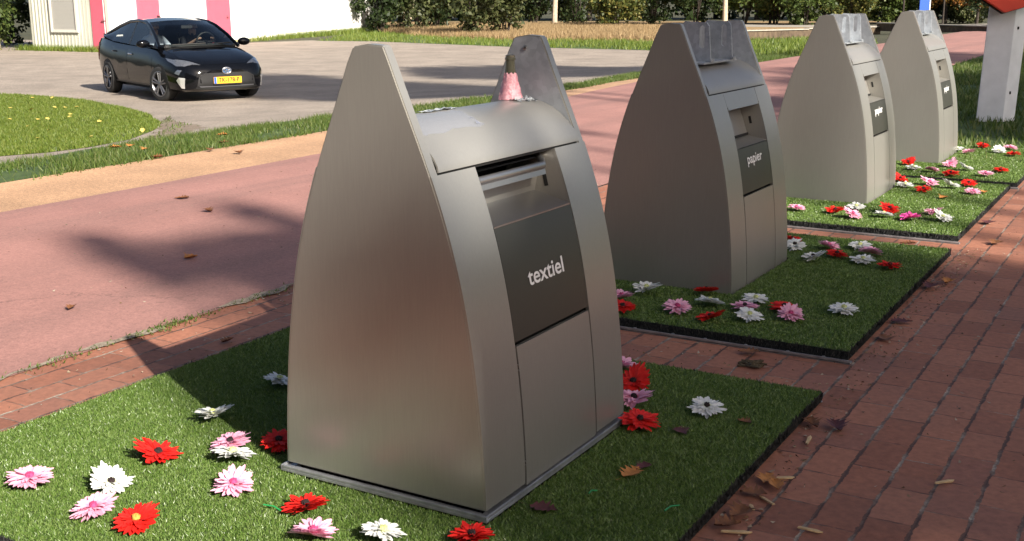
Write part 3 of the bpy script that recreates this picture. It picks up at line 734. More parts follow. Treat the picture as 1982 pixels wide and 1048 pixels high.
def bin_paper(loc, label):
    e = empty('collection_container', loc, 0, label, 'waste container', 'steel collection containers in a row')
    base_parts(e, False); frame_parts(e, .03)
    mb = MB(); psheet(mb, -.2085, .2195, .462, .668, .001, .012, 10)
    d = mb.build('door', M['dark_panel'], e, True, 0, 30)
    map_text('papier', .066, .0, .610, .0035, .208, d, .0010)
    mb = MB(); psheet(mb, -.2095, .2205, .846, .924, .0018, .014, 6); mb.build('upper_panel', M['steel'], e, True, 0, 30)
    # window with drum inside
    mb = MB(); xs = px_(.672); xt = px_(.846)
    mb.add([(xs, -.2085, .671), (xs, .2195, .671), (xs - .10, .2195, .690), (xs - .10, -.2085, .690)], [(0, 1, 2, 3)])
    mb.build('sill', M['steel'], e)
    mb = MB()
    mb.add([(xs, .2197, .668), (0, .2197, .668), (0, .2197, .86), (xt, .2197, .86), (px_(.75), .2197, .75)], [(0, 1, 2, 3, 4)])
    ck = mb.build('cheek', M['steel'], e)
    mb = MB(); mb.box((px_(.76) - .065, .2185, .765), (.012, .002, .036), m=Matrix.Rotation(R(-14), 3, 'Y')); mb.build('lock_slot', M['black'], ck)
    mb = MB(); mb.add([(xs, -.2095, .668), (0, -.2095, .668), (0, -.2095, .86), (xt, -.2095, .86), (px_(.75), -.2095, .75)], [(0, 1, 2, 3, 4)]); mb.build('cheek', M['steel'], e)
    mb = MB(); mb.box((px_(.76) - .105, 0.004, .775), (.004, .424, .16), m=Matrix.Rotation(R(-20), 3, 'Y')); mb.build('drum', M['steel_hood'], e)
    mb = MB(); mb.box((px_(.69) - .095, 0.004, .697), (.012, .42, .012)); mb.box((.03, 0, .76), (.02, .75, .34)); mb.build('chute_void', M['black'], e)
    # galvanised lifting bracket between the side panels: two slotted lugs on a foot plate
    br = MB(); br.box((.012, -.02, 1.0575), (.17, .44, .009)); b = br.build('lifting_bracket', M['galv'], e, False, .002)
    for y in (-.145, .145):
        m = Matrix(((1, 0, 0, 0), (0, 0, -1, y + .006), (0, 1, 0, 0), (0, 0, 0, 1)))
        bm = bmesh.new(); t_ = .011
        outer = [(-.055, 1.062), (.092, 1.062), (.078, 1.225), (.066, 1.240), (-.04, 1.246), (-.055, 1.235)]
        slot = [];
        for k in range(13):
            a = -math.pi / 2 + (k - 3) * math.pi / 6 if False else k * 2 * math.pi / 13
        cx, w_, zb_, zt_ = .046, .0125, 1.135, 1.215
        slot = [(cx + w_ * math.cos(a), zt_ + w_ * math.sin(a)) for a in [i * math.pi / 6 for i in range(7)]] + [(cx + w_ * math.cos(a), zb_ + w_ * math.sin(a)) for a in [math.pi + i * math.pi / 6 for i in range(7)]]
        vo = [bm.verts.new((x, y, z)) for x, z in outer]; vi = [bm.verts.new((x, y, z)) for x, z in slot]
        ed = [bm.edges.new((L[i], L[(i + 1) % len(L)])) for L in (vo, vi) for i in range(len(L))]
        bmesh.ops.triangle_fill(bm, use_beauty=True, edges=ed)
        r_ = bmesh.ops.extrude_face_region(bm, geom=list(bm.faces)); bmesh.ops.translate(bm, verts=[v for v in r_['geom'] if isinstance(v, bmesh.types.BMVert)], vec=(0, t_, 0))
        bmesh.ops.recalc_face_normals(bm, faces=bm.faces)
        me = bpy.data.meshes.new('lug'); bm.to_mesh(me); bm.free(); me.materials.append(M['galv']); link('lug', me, b)
        mb = MB(); mb.box((.098, y, 1.068), (.012, .05, .012)); mb.box((.02, y + .016, 1.075), (.12, .012, .03)); mb.build('weld_gusset', M['galv'], b, False, .003)
    mb = MB(); mb.box((-.05, 0, 1.15), (.006, .278, .17)); mb.build('back_plate', M['galv'], b)
    return e
BINS = [(-1.771, 2.724), (-2.035, 5.274), (-2.078, 7.945), (-2.034, 10.13)]
bin_textile((*BINS[0], 0))
b2 = bin_paper((*BINS[1], 0), 'steel paper container standing in tree shade, directly behind the textile container')
for (x, y), lab in zip(BINS[2:], ['sunlit steel paper container, third in the row, its front in full sun', 'farthest steel paper container of the row, beside the white post']):
    c = copy_tree(b2); c.location = (x, y, 0); c['label'] = lab

# ------------------------------------------------------------------ turf mats on steel hatch frames
MATS = [(-3.08, 1.63, 2.11, 2.10, 'artificial turf mat in the foreground under the textile container'),
        (-3.12, 4.235, 2.11, 2.10, 'shaded artificial turf mat under the second container'),
        (-3.15, 6.715, 2.11, 2.07, 'sunlit artificial turf mat with a thick black edge under the third container'),
        (-3.12, 8.91, 2.11, 2.10, 'farthest artificial turf mat with the last container on it')]
FX, FY = .347, .436
for i, (x0, y0, W_, L_, lab) in enumerate(MATS):
    e = empty('turf_mat', (x0, y0, 0), 0, lab, 'turf mat', 'turf mats under the containers')
    bx, by = BINS[i][0] - x0, BINS[i][1] - y0
    hx0, hx1, hy0, hy1 = bx - FX, bx + FX, by - FY, by + FY
    mb = MB(); zt, zb = .041, .007
    for (a0, a1, c0, c1) in [(0, W_, 0, hy0), (0, W_, hy1, L_), (0, hx0, hy0, hy1), (hx1, W_, hy0, hy1)]:
        mb.box(((a0 + a1) / 2, (c0 + c1) / 2, (zt + zb) / 2), (a1 - a0, c1 - c0, zt - zb))
    mt = NT('turf backing'); f = mt.noise(150, 3); g = mt.n('ShaderNodeNewGeometry'); sz = mt.n('ShaderNodeSeparateXYZ'); mt.l(g.outputs['Normal'], sz.inputs[0])
    mt.col(mt.mix(mt.math('GREATER_THAN', sz.outputs['Z'], .5), (.012, .013, .012), mt.ramp(f, [(.3, (.03, .055, .01)), (.7, (.06, .095, .02))]))).set(Roughness=.9)
    mb.build('backing', mt.m, e)
    n = (440000, 200000, 130000, 100000)[i]
    P = np.c_[rng.uniform(.003, W_ - .003, n), rng.uniform(.003, L_ - .003, n), np.full(n, zt)]
    P = P[~((P[:, 0] > hx0) & (P[:, 0] < hx1) & (P[:, 1] > hy0) & (P[:, 1] < hy1))]
    blades('turf_pile', P, .0076, (.0032, .005, .0065, .008)[i], M['turf'], 1.3, e, 'stuff', .35)
    ed = []
    for (ax, n_) in ((0, 900), (1, 1100)):
        for s in (0, 1):
            k = n_ * 2; t_ = rng.uniform(0, 1, k)
            ed.append(np.c_[t_ * W_, np.full(k, s * L_), rng.uniform(.010, .036, k)] if ax == 0 else np.c_[np.full(k, s * W_), t_ * L_, rng.uniform(.010, .036, k)])
    blades('edge_fringe', np.concatenate(ed), .013, .009, M['rubber'], .6, e, 'stuff')
    fr = MB(); o_ = .034
    fr.box((W_ / 2, -o_ / 2, .004), (W_ + .03, o_, .006)); fr.box((-.012, L_ / 2, .004), (.02, L_ - .01, .006)); fr.box((W_ / 2, L_ + .008, .003), (W_, .012, .004))
    fr.box((W_ / 2, -o_ + .002, .010), (W_ + .03, .004, .012))
    for k in range(13):
        fr.lathe([(0, .0075), (.008, .0075), (.007, .013), (0, .0145)], 8, (.1 + k * .16 + .01 * (k % 3), -o_ / 2 + .003, 0))
    fo = fr.build('hatch_frame', M['trim'], None); fo.location = (x0, y0, 0)
    tag(fo, ['zinc hatch frame strip at the foremost turf mat', 'dark zinc hatch frame along the front edge of the shaded turf mat', 'bright zinc hatch frame along the front edge of the sunlit turf mat', 'zinc hatch frame at the farthest turf mat'][i], 'hatch frame', 'hatch frames under the turf mats')

# ------------------------------------------------------------------ gerbera flowers of cloth
def flower_mesh(seed, colour, eye):
    r = random.Random(seed); V = []; F = []; A = []
    bend = [(r.uniform(-1, 1), r.uniform(0, 6.28), r.uniform(0, 6.28)) for _ in range(2)]
    fold = r.choice([0, 0, .1, .28, .45]); fa = r.uniform(0, 6.28)
    layers = [(24, .051, .0135, .004, .12), (22, .045, .0125, .007, .26), (17, .031, .0095, .010, .55)]
    for li, (n, L, wd, z0, cup) in enumerate(layers):
        for k in range(n):
            a = 2 * math.pi * (k + .5 * li) / n + r.uniform(-.09, .09); l_ = L * r.uniform(.86, 1.1); ww = wd * r.uniform(.85, 1.15)
            tilt = cup * .5 + r.uniform(-.16, .2); tw = r.uniform(-.35, .35); droop = r.uniform(.3, 1.1)
            b = len(V); ns = 6
            for s in range(ns + 1):
                t_ = s / ns; rad = .006 + (l_ - .006) * t_
                h = z0 + (rad * math.tan(tilt) * (1 - .55 * droop * t_ * t_))
                wv = ww * .5 * (math.sin(math.pi * min(1, .14 + t_ * .76)) ** .8) * (1 if t_ < .99 else .5)
                for sd in (-1, 0, 1):
                    x = rad * math.cos(a) - sd * wv * math.sin(a); y = rad * math.sin(a) + sd * wv * math.cos(a)
                    zz = h + sd * wv * tw + (.0016 if sd == 0 else 0) * (-1)
                    c_ = max(0, x * math.cos(fa) + y * math.sin(fa) - .006)
                    zz += fold * c_ * 1.6
                    V.append((x, y, zz)); A.append(t_)
            for s in range(ns):
                for sd in range(2):
                    i = b + s * 3 + sd; F.append((i, i + 3, i + 4, i + 1))
    me = bpy.data.meshes.new('petals'); me.from_pydata(V, [], F); me.materials.append(PET[colour])
    at = me.attributes.new('along', 'FLOAT', 'POINT'); at.data.foreach_set('value', A)
    me.polygons.foreach_set('use_smooth', [True] * len(F)); me.update()
    mb = MB(); mb.lathe([(0, .020), (.004, .0195), (.0075, .017), (.009, .012), (.007, .006), (0, .004)], 12)
    for k in range(26):
        q = random.Random(seed * 100 + k); a = q.uniform(0, 6.28); d = q.uniform(.002, .009)
        mb.box((d * math.cos(a), d * math.sin(a), .019 - d * .5), (.0016, .0016, .008))
    co = mb.build('eye', M[eye], None, True)
    m2 = co.data; bpy.data.objects.remove(co)
    return me, m2
FM = {}
def flower(px, py, colour, eye, label, zb, tilt=None, sc=1.0, rim=0.0):
    k = rng.integers(0, 6); key = (colour, eye, int(k))
    if key not in FM: FM[key] = flower_mesh(int(k) * 7 + {'red': 1, 'pink': 2, 'white': 3, 'hotpink': 4}[colour], colour, eye)
    p = gp(px, py, zb + .012)
    p.z = zb
    e = empty('gerbera', p, 0, label, 'flower', 'cloth gerberas strewn on the turf mats')
    rx, ry = (tilt[0] if tilt[0] <= -.3 else abs(tilt[0])) * .55, abs(tilt[1]) * .45
    if rx * rx + ry * ry > .5: pass
    e.rotation_mode = 'ZYX'; e.rotation_euler = (rx, ry, rng.uniform(0, 6.28))
    e.location.z = zb + .010 + .035 * min(1, math.hypot(rx, ry))
    sc *= rng.uniform(1.12, 1.3); e.scale = (sc, sc, sc)
    link('petals', FM[key][0], e); link('eye', FM[key][1], e)
    return e
FLOWERS = [
 (58, 933, 'pink', 'eye_pink', 'pale pink gerbera nearest the left edge of the photo on the foremost turf', (.1, -.35)),
 (216, 942, 'white', 'eye_dark', 'big white gerbera above a pink and a red one at lower left', (-.05, .25)),
 (183, 990, 'pink', 'eye_pink', 'pale pink gerbera squeezed between the big white and the big red one', (.25, .1)),
 (265, 1014, 'red', 'eye_yellow', 'big red gerbera with a yellow centre at lower left', (.2, .1)),
 (308, 883, 'red', 'eye_dark', 'red gerbera with black centre lying alone left of the textile container', (.1, -.1)),
 (447, 863, 'pink', 'eye_dark', 'light pink gerbera with dark centre lying behind a white one at the container shadow', (.25, .0)),
 (449, 887, 'white', 'eye_pale', 'white gerbera lying in front of the light pink one with dark centre', (-.45, .1)),
 (453, 944, 'pink', 'eye_pink', 'pink gerbera folded in the middle, alone left of the textile container foot', (-.2, .25)),
 (410, 811, 'white', 'eye_pale', 'white gerbera seen edge-on at the rim of the container shadow', (-.5, .05)),
 (541, 742, 'white', 'eye_pale', 'white gerbera in shadow half hidden behind the textile container back edge', (-.3, -.2)),
 (541, 862, 'red', 'eye_dark', 'dark red gerbera in shadow at the back edge of the textile container', (.3, .3)),
 (593, 985, 'red', 'eye_dark', 'red gerbera with black centre at the near foot of the textile container', (.15, -.05)),
 (607, 1037, 'pink', 'eye_pink', 'pink gerbera cut by the bottom edge of the photo', (.1, .2)),
 (740, 1038, 'white', 'eye_pale', 'white gerbera cut by the bottom edge of the photo, before the container', (-.3, .3)),
 (914, 1043, 'red', 'eye_dark', 'red gerbera cut by the bottom edge below the container corner', (.2, .1)),
 (1203, 713, 'pink', 'eye_pink', 'pink petals just peeping out behind the textile container right edge', (.2, .2)),
 (1226, 748, 'red', 'eye_dark', 'upper red gerbera of the heap right of the textile container', (.45, -.1)),
 (1226, 779, 'pink', 'eye_dark', 'pink gerbera between two red ones right of the textile container', (.1, -.4)),
 (1238, 821, 'red', 'eye_dark', 'lower red gerbera of the heap right of the textile container', (.2, .3)),
 (1368, 795, 'white', 'eye_dark', 'white gerbera with black centre lying alone on the right of the foremost turf', (.3, -.15)),
 (1203, 578, 'pink', 'eye_pink', 'pink gerbera half hidden by the textile container on the shaded turf', (.3, .2)),
 (1205, 598, 'red', 'eye_dark', 'red gerbera half hidden by the textile container on the shaded turf', (.2, .1)),
 (1250, 564, 'white', 'eye_pale', 'tilted white gerbera leftmost against the shaded container side', (.2, .5)),
 (1310, 600, 'pink', 'eye_pink', 'pink gerbera lying alone left of a white and red pair on the shaded turf', (.2, -.3)),
 (1366, 567, 'red', 'eye_dark', 'dark red gerbera touching the near foot of the shaded container', (-.3, .1)),
 (1373, 589, 'white', 'eye_pale', 'white gerbera between two red ones on the shaded turf', (-.35, .1)),
 (1374, 617, 'red', 'eye_dark', 'red gerbera with black centre nearest us on the shaded turf', (.05, 0)),
 (1441, 597, 'pink', 'eye_dark', 'pink gerbera with dark centre between two white ones on the shaded turf', (.1, .15)),
 (1463, 582, 'white', 'eye_pale', 'white gerbera behind the pink one with dark centre on the shaded turf', (.15, .05)),
 (1450, 616, 'white', 'eye_pale', 'folded white gerbera in front of the pink one with dark centre', (-.25, -.4)),
 (1517, 598, 'red', 'eye_dark', 'red gerbera behind a pink one, right part of the shaded turf', (-.1, .1)),
 (1530, 614, 'pink', 'eye_pink', 'pink gerbera in front of a red one, right part of the shaded turf', (.3, -.3)),
 (1633, 602, 'white', 'eye_pale', 'white gerbera lying all alone on the right of the shaded turf', (-.15, .1)),
 (1533, 466, 'red', 'eye_dark', 'red gerbera behind the shaded container far corner', (.1, .1)),
 (1538, 479, 'white', 'eye_dark', 'white gerbera with dark centre touching the shaded container far corner', (.4, -.1)),
 (1604, 479, 'pink', 'eye_pink', 'pink gerbera behind a red one at the far edge of the shaded turf', (.25, .1)),
 (1573, 501, 'white', 'eye_dark', 'white gerbera with dark centre alone in the far left of the shaded turf', (.1, .1)),
 (1620, 495, 'red', 'eye_dark', 'red gerbera in front of a pink one at the far edge of the shaded turf', (.0, .15)),
 (1664, 479, 'white', 'eye_pale', 'white gerbera at the back of three at the far edge of the shaded turf', (.2, -.1)),
 (1686, 492, 'pink', 'eye_pink', 'pink gerbera in the middle between two white ones, far edge of the shaded turf', (.1, .35)),
 (1670, 506, 'white', 'eye_pale', 'white gerbera in front of three at the far edge of the shaded turf', (-.1, -.1)),
 (1722, 517, 'red', 'eye_dark', 'red gerbera rightmost at the far end of the shaded turf', (-.1, .05)),
 (1541, 405, 'pink', 'eye_pink', 'pink gerbera in sun just right of the shaded container edge', (-.2, .2)),
 (1616, 410, 'red', 'eye_dark', 'bright red gerbera before the sunlit third container', (-.2, -.25)),
 (1657, 403, 'white', 'eye_pale', 'white gerbera at the near corner of the third container', (.25, .1)),
 (1650, 419, 'pink', 'eye_pink', 'pink gerbera tilted up before the third container corner', (.1, -.5)),
 (1722, 409, 'red', 'eye_dark', 'bright red gerbera behind a white one in the middle of the sunlit turf', (.5, .1)),
 (1710, 418, 'white', 'eye_pale', 'white gerbera in front of a red one in the middle of the sunlit turf', (-.35, -.1)),
 (1762, 424, 'hotpink', 'eye_pink', 'deep magenta gerbera on the sunlit turf', (.3, -.15)),
 (1806, 413, 'pink', 'eye_pink', 'pale pink gerbera behind a white one on the right of the sunlit turf', (.1, .1)),
 (1824, 425, 'white', 'eye_pale', 'white gerbera rightmost at the near side of the sunlit turf', (-.2, .35)),
 (1742, 349, 'red', 'eye_dark', 'red gerbera touching the far corner of the third container', (.2, -.3)),
 (1752, 360, 'white', 'eye_pale', 'white gerbera beside the far corner of the third container', (.1, -.1)),
 (1799, 356, 'pink', 'eye_pink', 'pink gerbera behind a red one at the far side of the sunlit turf', (.3, .1)),
 (1787, 369, 'red', 'eye_dark', 'red gerbera in front of a pink one at the far side of the sunlit turf', (-.2, .15)),
 (1842, 362, 'white', 'eye_pale', 'white gerbera lying left of a red one at the far side of the sunlit turf', (-.3, .1)),
 (1875, 358, 'red', 'eye_dark', 'red gerbera behind a pale pink one at the far right of the sunlit turf', (.35, .1)),
 (1883, 373, 'pink', 'eye_pink', 'pale pink gerbera rightmost at the far side of the sunlit turf', (-.1, .1)),
 (1757, 317, 'red', 'eye_dark', 'red gerbera by the side of the farthest container', (.2, -.3)),
 (1768, 326, 'white', 'eye_pale', 'white gerbera in front of the red one by the farthest container side', (-.1, 0)),
 (1804, 331, 'pink', 'eye_pink', 'pink gerbera left of three at the foot of the farthest container', (-.1, -.2)),
 (1838, 321, 'pink', 'eye_pink', 'pink gerbera right behind a red one at the farthest container foot', (.3, .1)),
 (1840, 338, 'red', 'eye_dark', 'dark red gerbera nearest us on the farthest turf', (.2, .1)),
 (1870, 328, 'white', 'eye_pale', 'white gerbera in the middle of the farthest turf', (-.3, -.2)),
 (1907, 339, 'pink', 'eye_pink', 'pink gerbera left of a red one at the right of the farthest turf', (-.2, .2)),
 (1937, 331, 'red', 'eye_dark', 'red gerbera rightmost at the near side of the farthest turf', (-.1, .1)),
 (1852, 290, 'white', 'eye_pale', 'white gerbera beside the far corner of the farthest container', (.1, .2)),
 (1875, 296, 'pink', 'eye_pink', 'pink gerbera right of the farthest container', (.2, .2)),
 (1902, 284, 'red', 'eye_dark', 'red gerbera farthest back on the farthest turf', (.2, -.3)),
 (1933, 294, 'white', 'eye_pale', 'white gerbera left of a pink one, far corner of the farthest turf', (.1, .1)),
 (1955, 288, 'pink', 'eye_pink', 'pink gerbera in the far right corner of the farthest turf', (.2, .1)),
 (1962, 300, 'red', 'eye_dark', 'red gerbera before a pink one in the far right corner of the farthest turf', (.1, .1)),
]

for row_ in FLOWERS:
    flower(*row_[:5], .045, *row_[5:])

# ------------------------------------------------------------------ fallen leaves, chips, stems
def oak_leaf(name, p, ln, rz, mat, label, cat='leaf', group=None, curl=.35, seed=1, lobed=True, tilt=(0, 0)):
    r = random.Random(seed); n = 12; L = []; mid = []
    for i in range(n + 1):
        t_ = i / n; wv = .34 * math.sin(math.pi * (t_ ** .8)) * (1 + (.55 * math.sin(i * math.pi * .82 + seed) if lobed else .12 * r.uniform(-1, 1)))
        mid.append((t_ - .5, wv * r.uniform(.8, 1.2), wv * r.uniform(.8, 1.2)))
    V = []; F = []
    for x, wl, wr in mid:
        zc = curl * (x * x) * .6
        V += [(x * ln, wl * ln, (zc + curl * wl * .9 + r.uniform(0, .04)) * ln), (x * ln, 0, zc * ln * .7), (x * ln, -wr * ln, (zc + curl * wr * .9 + r.uniform(0, .04)) * ln)]
    V += [((-.5 - .35) * ln, .05 * ln, .06 * ln), ((-.5 - .35) * ln, .08 * ln, .06 * ln)]
    for i in range(n):
        for s in range(2): F.append((i * 3 + s, i * 3 + s + 3, i * 3 + s + 4, i * 3 + s + 1))
    F.append((1, len(V) - 2, len(V) - 1))
    o = from_pydata(name, V, F, mat, None, True); o.location = p; o.rotation_euler = (tilt[0], tilt[1], rz)
    return tag(o, label, cat, group)
LV = [  # px, py, z, length, material, label
 (137, 597, .01, .062, 'leaf_brown', 'curled brown leaf alone on the near left of the red path', 0),
 (370, 500, .01, .085, 'leaf_orange', 'flat orange brown leaf in the middle of the red path', 1),
 (352, 384, .01, .10, 'leaf_brown', 'brown leaf on the red path closest to the peach tile strip', 2),
 (404, 409, .01, .09, 'leaf_brown', 'small dark leaf on the red path, right of the leaf nearest the strip', 3),
 (1222, 917, .05, .085, 'leaf_orange', 'orange lobed oak leaf on turf right of the textile container', 4),
 (1245, 905, .05, .06, 'leaf_maroon', 'thin dark leaf behind the orange oak leaf on the foremost turf', 5),
 (1052, 985, .05, .08, 'leaf_maroon', 'dark crumpled leaf on turf at the textile container foot', 6),
 (1318, 836, .05, .062, 'leaf_maroon', 'maroon leaf below the lone white flower on the foremost turf', 7),
 (1440, 817, .05, .05, 'leaf_brown', 'small brown leaf right of the lone white flower on the foremost turf', 8),
 (1484, 928, .012, .07, 'leaf_orange', 'orange oak leaf lying against the right edge of the foremost turf', 9),
 (1502, 942, .01, .07, 'leaf_orange', 'orange lobed leaf on the bricks right of the turf edge', 10),
 (1458, 955, .01, .075, 'leaf_brown', 'brown leaf in the litter along the foremost turf edge, upper part', 11),
 (1432, 995, .01, .085, 'leaf_brown', 'large brown leaf in the litter along the foremost turf edge, lower part', 12),
 (1408, 1018, .01, .075, 'leaf_brown', 'brown leaf lowest in the litter beside the foremost turf', 13),
 (1572, 822, .01, .075, 'leaf_brown', 'brown leaf at the upper right turf edge below its corner', 14),
 (1620, 828, .01, .09, 'leaf_maroon', 'dark shrivelled leaf on the bricks right of the foremost turf corner', 15),
 (1745, 623, .01, .09, 'leaf_maroon', 'dark leaf by the shaded turf edge, halfway along it', 16),
 (1712, 655, .01, .085, 'leaf_brown', 'brown leaf by the shaded turf edge, nearer than the halfway leaf', 17),
 (1800, 556, .01, .10, 'leaf_maroon', 'dark red leaf against the shaded turf edge near its far corner', 18),
 (1835, 547, .01, .085, 'leaf_orange', 'orange leaf on sunlit bricks right of the shaded turf', 19),
 (1757, 472, .014, .085, 'leaf_brown', 'brown leaf on the bright hatch frame of the sunlit turf', 20),
 (1928, 471, .01, .10, 'leaf_brown', 'brown leaf on sunlit bricks right of the sunlit turf', 21),
 (1912, 431, .01, .10, 'leaf_maroon', 'dark leaf on sunlit bricks beside the sunlit turf edge', 22),
 (1826, 384, .05, .085, 'leaf_orange', 'small orange leaf on the sunlit turf mat', 23),
 (1905, 373, .05, .08, 'leaf_orange', 'tan leaf touching the pink flower on the sunlit turf', 24),
 (440, 661, .01, .07, 'leaf_brown', 'brown leaf in the container shadow on the bricks left of the turf', 25),
 (1450, 682, .012, .085, 'leaf_brown', 'brown leaf leaning on the dark hatch frame', 26),
]
for (px, py, z, ln, mt, lab, sd) in LV:
    oak_leaf('fallen_leaf', gp(px, py, z), ln, rng.uniform(0, 6.28), M[mt], lab, 'leaf', 'fallen leaves on path, paving and turf', rng.uniform(.25, .7), sd + 3)
for i, (px, py, ln, a, lab) in enumerate([(1484, 970, .075, 1.9, 'pale wood chip lying apart right of the leaf litter'), (1455, 983, .04, 1.6, 'short wood chip inside the leaf litter'), (1425, 1031, .085, .1, 'long pale twig at the lower end of the leaf litter'), (1520, 926, .06, .3, 'thin straw right of the orange leaves'),
        (1568, 1027, .065, -.3, 'pale wood chip in the paving joint at the bottom'), (1828, 934, .08, .5, 'pale wood chip lying across the bricks at lower right'), (1565, 853, .10, 1.2, 'bent dry grass stalk by the right turf edge')]):
    mb = MB(); mb.prism([(-ln / 2, -.003), (ln * .3, -.006), (ln / 2, 0), (ln * .25, .006), (-ln * .45, .004)], .004)
    o = mb.build('wood_chip', M['chip']); o.location = gp(px, py, .006); o.rotation_euler = (.1, .1, a + FWD2.angle_signed(Vector((0, 1))) ); tag(o, lab, 'wood chip', 'wood chips and straws')
for px, py, ln, a, lab in [(1300, 984, .07, .9, 'bright green plastic stem right of the textile container'), (1147, 953, .035, .9, 'short green plastic stem near the container foot'), (528, 984, .06, -.4, 'green plastic stem left of the red flower by the container')]:
    mb = MB(); mb.tube([(-ln / 2, 0, 0), (0, .004, .004), (ln / 2, -.002, .002)], .0022, 6); o = mb.build('plastic_stem', M['stem_green'], None, True); o.location = gp(px, py, .052); o.rotation_euler = (0, .15, a + .5)
    tag(o, lab, 'stem', 'green plastic stems')
o = MB(); 
for k in range(14):
    o.tube([(rng.normal(0, .03), rng.normal(0, .018), .004), (rng.normal(0, .03), rng.normal(0, .02), .012), (rng.normal(0, .045), rng.normal(0, .02), .004)], .004, 5)
q = o.build('moss_clump', simple('dry moss', (.075, .055, .03), .95, var=.4, vs=60), None, True); q.location = gp(1455, 708, .002); tag(q, 'dry brown moss clump on the bricks before the shaded turf', 'moss clump')
lf = oak_leaf('lawn_leaf', (0, 0, 0), .07, 0, M['leaf_yellow'], 'yellow fallen leaf lying on the lawn', 'leaf', 'yellow leaves on the lawn', .3, 2)
k = 0
while k < 46:
    x, y = rng.uniform(-20, -9.0), rng.uniform(5.0, 14.0)
    if not in_poly(np.array([[x, y]]), lawn)[0]: continue
    o = lf if k == 0 else lf.copy()
    if k: COL.objects.link(o)
    o.location = (x, y, ter(x) + .028); o.rotation_euler = (rng.normal(0, .3), rng.normal(0, .3), rng.uniform(0, 6.28)); k += 1
for px, py in [(690, 284), (665, 293), (614, 286), (452, 288), (480, 294), (305, 303)]:
    pass
for i, (px, py) in enumerate([(224, 286), (252, 284), (280, 290), (430, 262), (433, 277), (461, 296), (303, 305), (407, 291)]):
    oak_leaf('verge_leaf', (gt(px, py, .04) if i < 4 else gp(px, py, .012)), .11, rng.uniform(0, 6), M['leaf_orange' if i < 4 else 'leaf_brown'], 'reddish brown leaf caught in the grass verge' if i < 4 else 'brown leaf lying on the peach tile strip', 'leaf', 'leaves in the grass verge' if i < 4 else 'leaves on the tile strip', .5, 30 + i)

# ------------------------------------------------------------------ bottle and torn tape on the hood of the textile container
hx, hy = BINS[0]
e = empty('bottle', (hx - .012, hy + .300, 1.0525), 0, 'green bottle wrapped in pink tape standing on the textile container', 'bottle')
gl = NT('green bottle glass'); gl.col((.11, .105, .075)).set(Roughness=.08, Coat_Weight=.8); gl.p.inputs['Transmission Weight'].default_value = .25
mb = MB(); mb.lathe([(0, 0), (.031, 0), (.030, .02), (.024, .045), (.0195, .075), (.0165, .104), (.0155, .118), (.0185, .1195), (.0185, .126), (.016, .127), (.0165, .133), (.013, .134), (.012, .12), (0, .11)], 24); mb.build('glass', gl.m, e, True, 0, 30)
pk = NT('pink tape'); f = pk.noise(70, 4, .7); pk.col(pk.ramp(f, [(.3, (.55, .20, .24)), (.7, (.78, .42, .46))])).set(Roughness=.22); pk.bump(f, .8, .006)
mb = MB(); prof = [(.042, .001), (.0395, .010), (.036, .022), (.0325, .034), (.029, .046), (.0255, .058), (.023, .070), (.0205, .080)]
G = []
for j, (r_, h_) in enumerate(prof):
    G.append([Vector((r_ * (1 + .06 * math.sin(k * 2.1 + j * 1.3) + .04 * math.sin(k * 5 + j)) * math.cos(2 * math.pi * k / 28), r_ * (1 + .06 * math.sin(k * 2.1 + j * 1.3)) * math.sin(2 * math.pi * k / 28), h_ + (.003 * math.sin(k * 1.9) if j == len(prof) - 1 else 0))) for k in range(28)] )
    G[-1].append(G[-1][0].copy())
mb.grid(G); mb.build('pink_tape', pk.m, e, True); e.scale = (.9, .9, 1.0)
tpm = NT('silver torn tape'); f = tpm.noise(90, 4, .7); tpm.col(tpm.ramp(f, [(.35, (.22, .24, .27)), (.65, (.55, .58, .6))])).set(Roughness=.2, Metallic=.3); tpm.bump(f, 1, .006)
def hz(x):
    return float(np.interp(abs(x), [0, .02, .055, .088, .118, .145, .166, .178], [1.0525, 1.0515, 1.044, 1.031, 1.012, .989, .966, .945]))
def tape(x0, x1, y0, y1, label, rag=.012, amp=.004, n=9, mat=None):
    G = []
    for i in range(n + 1):
        row_ = []
        for j in range(n + 1):
            x = x0 + (x1 - x0) * i / n + (rng.normal(0, rag) if i in (0, n) or j in (0, n) else 0); y = y0 + (y1 - y0) * j / n + (rng.normal(0, rag) if j in (0, n) or i in (0, n) else 0)
            row_.append(Vector((x, y, hz(x) + .0012 + abs(rng.normal(0, amp)))))
        G.append(row_)
    mb = MB(); mb.grid(G); o = mb.build('torn_tape', mat or tpm.m, None, True, 0, 60); o.location = (hx, hy, 0); tag(o, label, 'tape', 'torn tape on the hood'); return o
bt = NT('thin blue grey film'); bt.col((.34, .37, .46)).set(Roughness=.35, Alpha=.22)
tape(.02, .115, -.36, -.06, 'thin bluish tape film on the near half of the hood', .006, .0004, 12, bt.m)
tape(-.03, .005, -.17, -.02, 'crumpled pale tape scrap on the crest of the hood', .006, .003)
tape(-.005, .03, .27, .30, 'white shred of tape just before the bottle foot', .006, .006)
tape(.02, .042, .312, .345, 'crumpled clear tape shreds right of the bottle', .006, .005)
tape(.035, .048, .345, .352, 'tiny tape shred beside the far side panel', .004, .004)

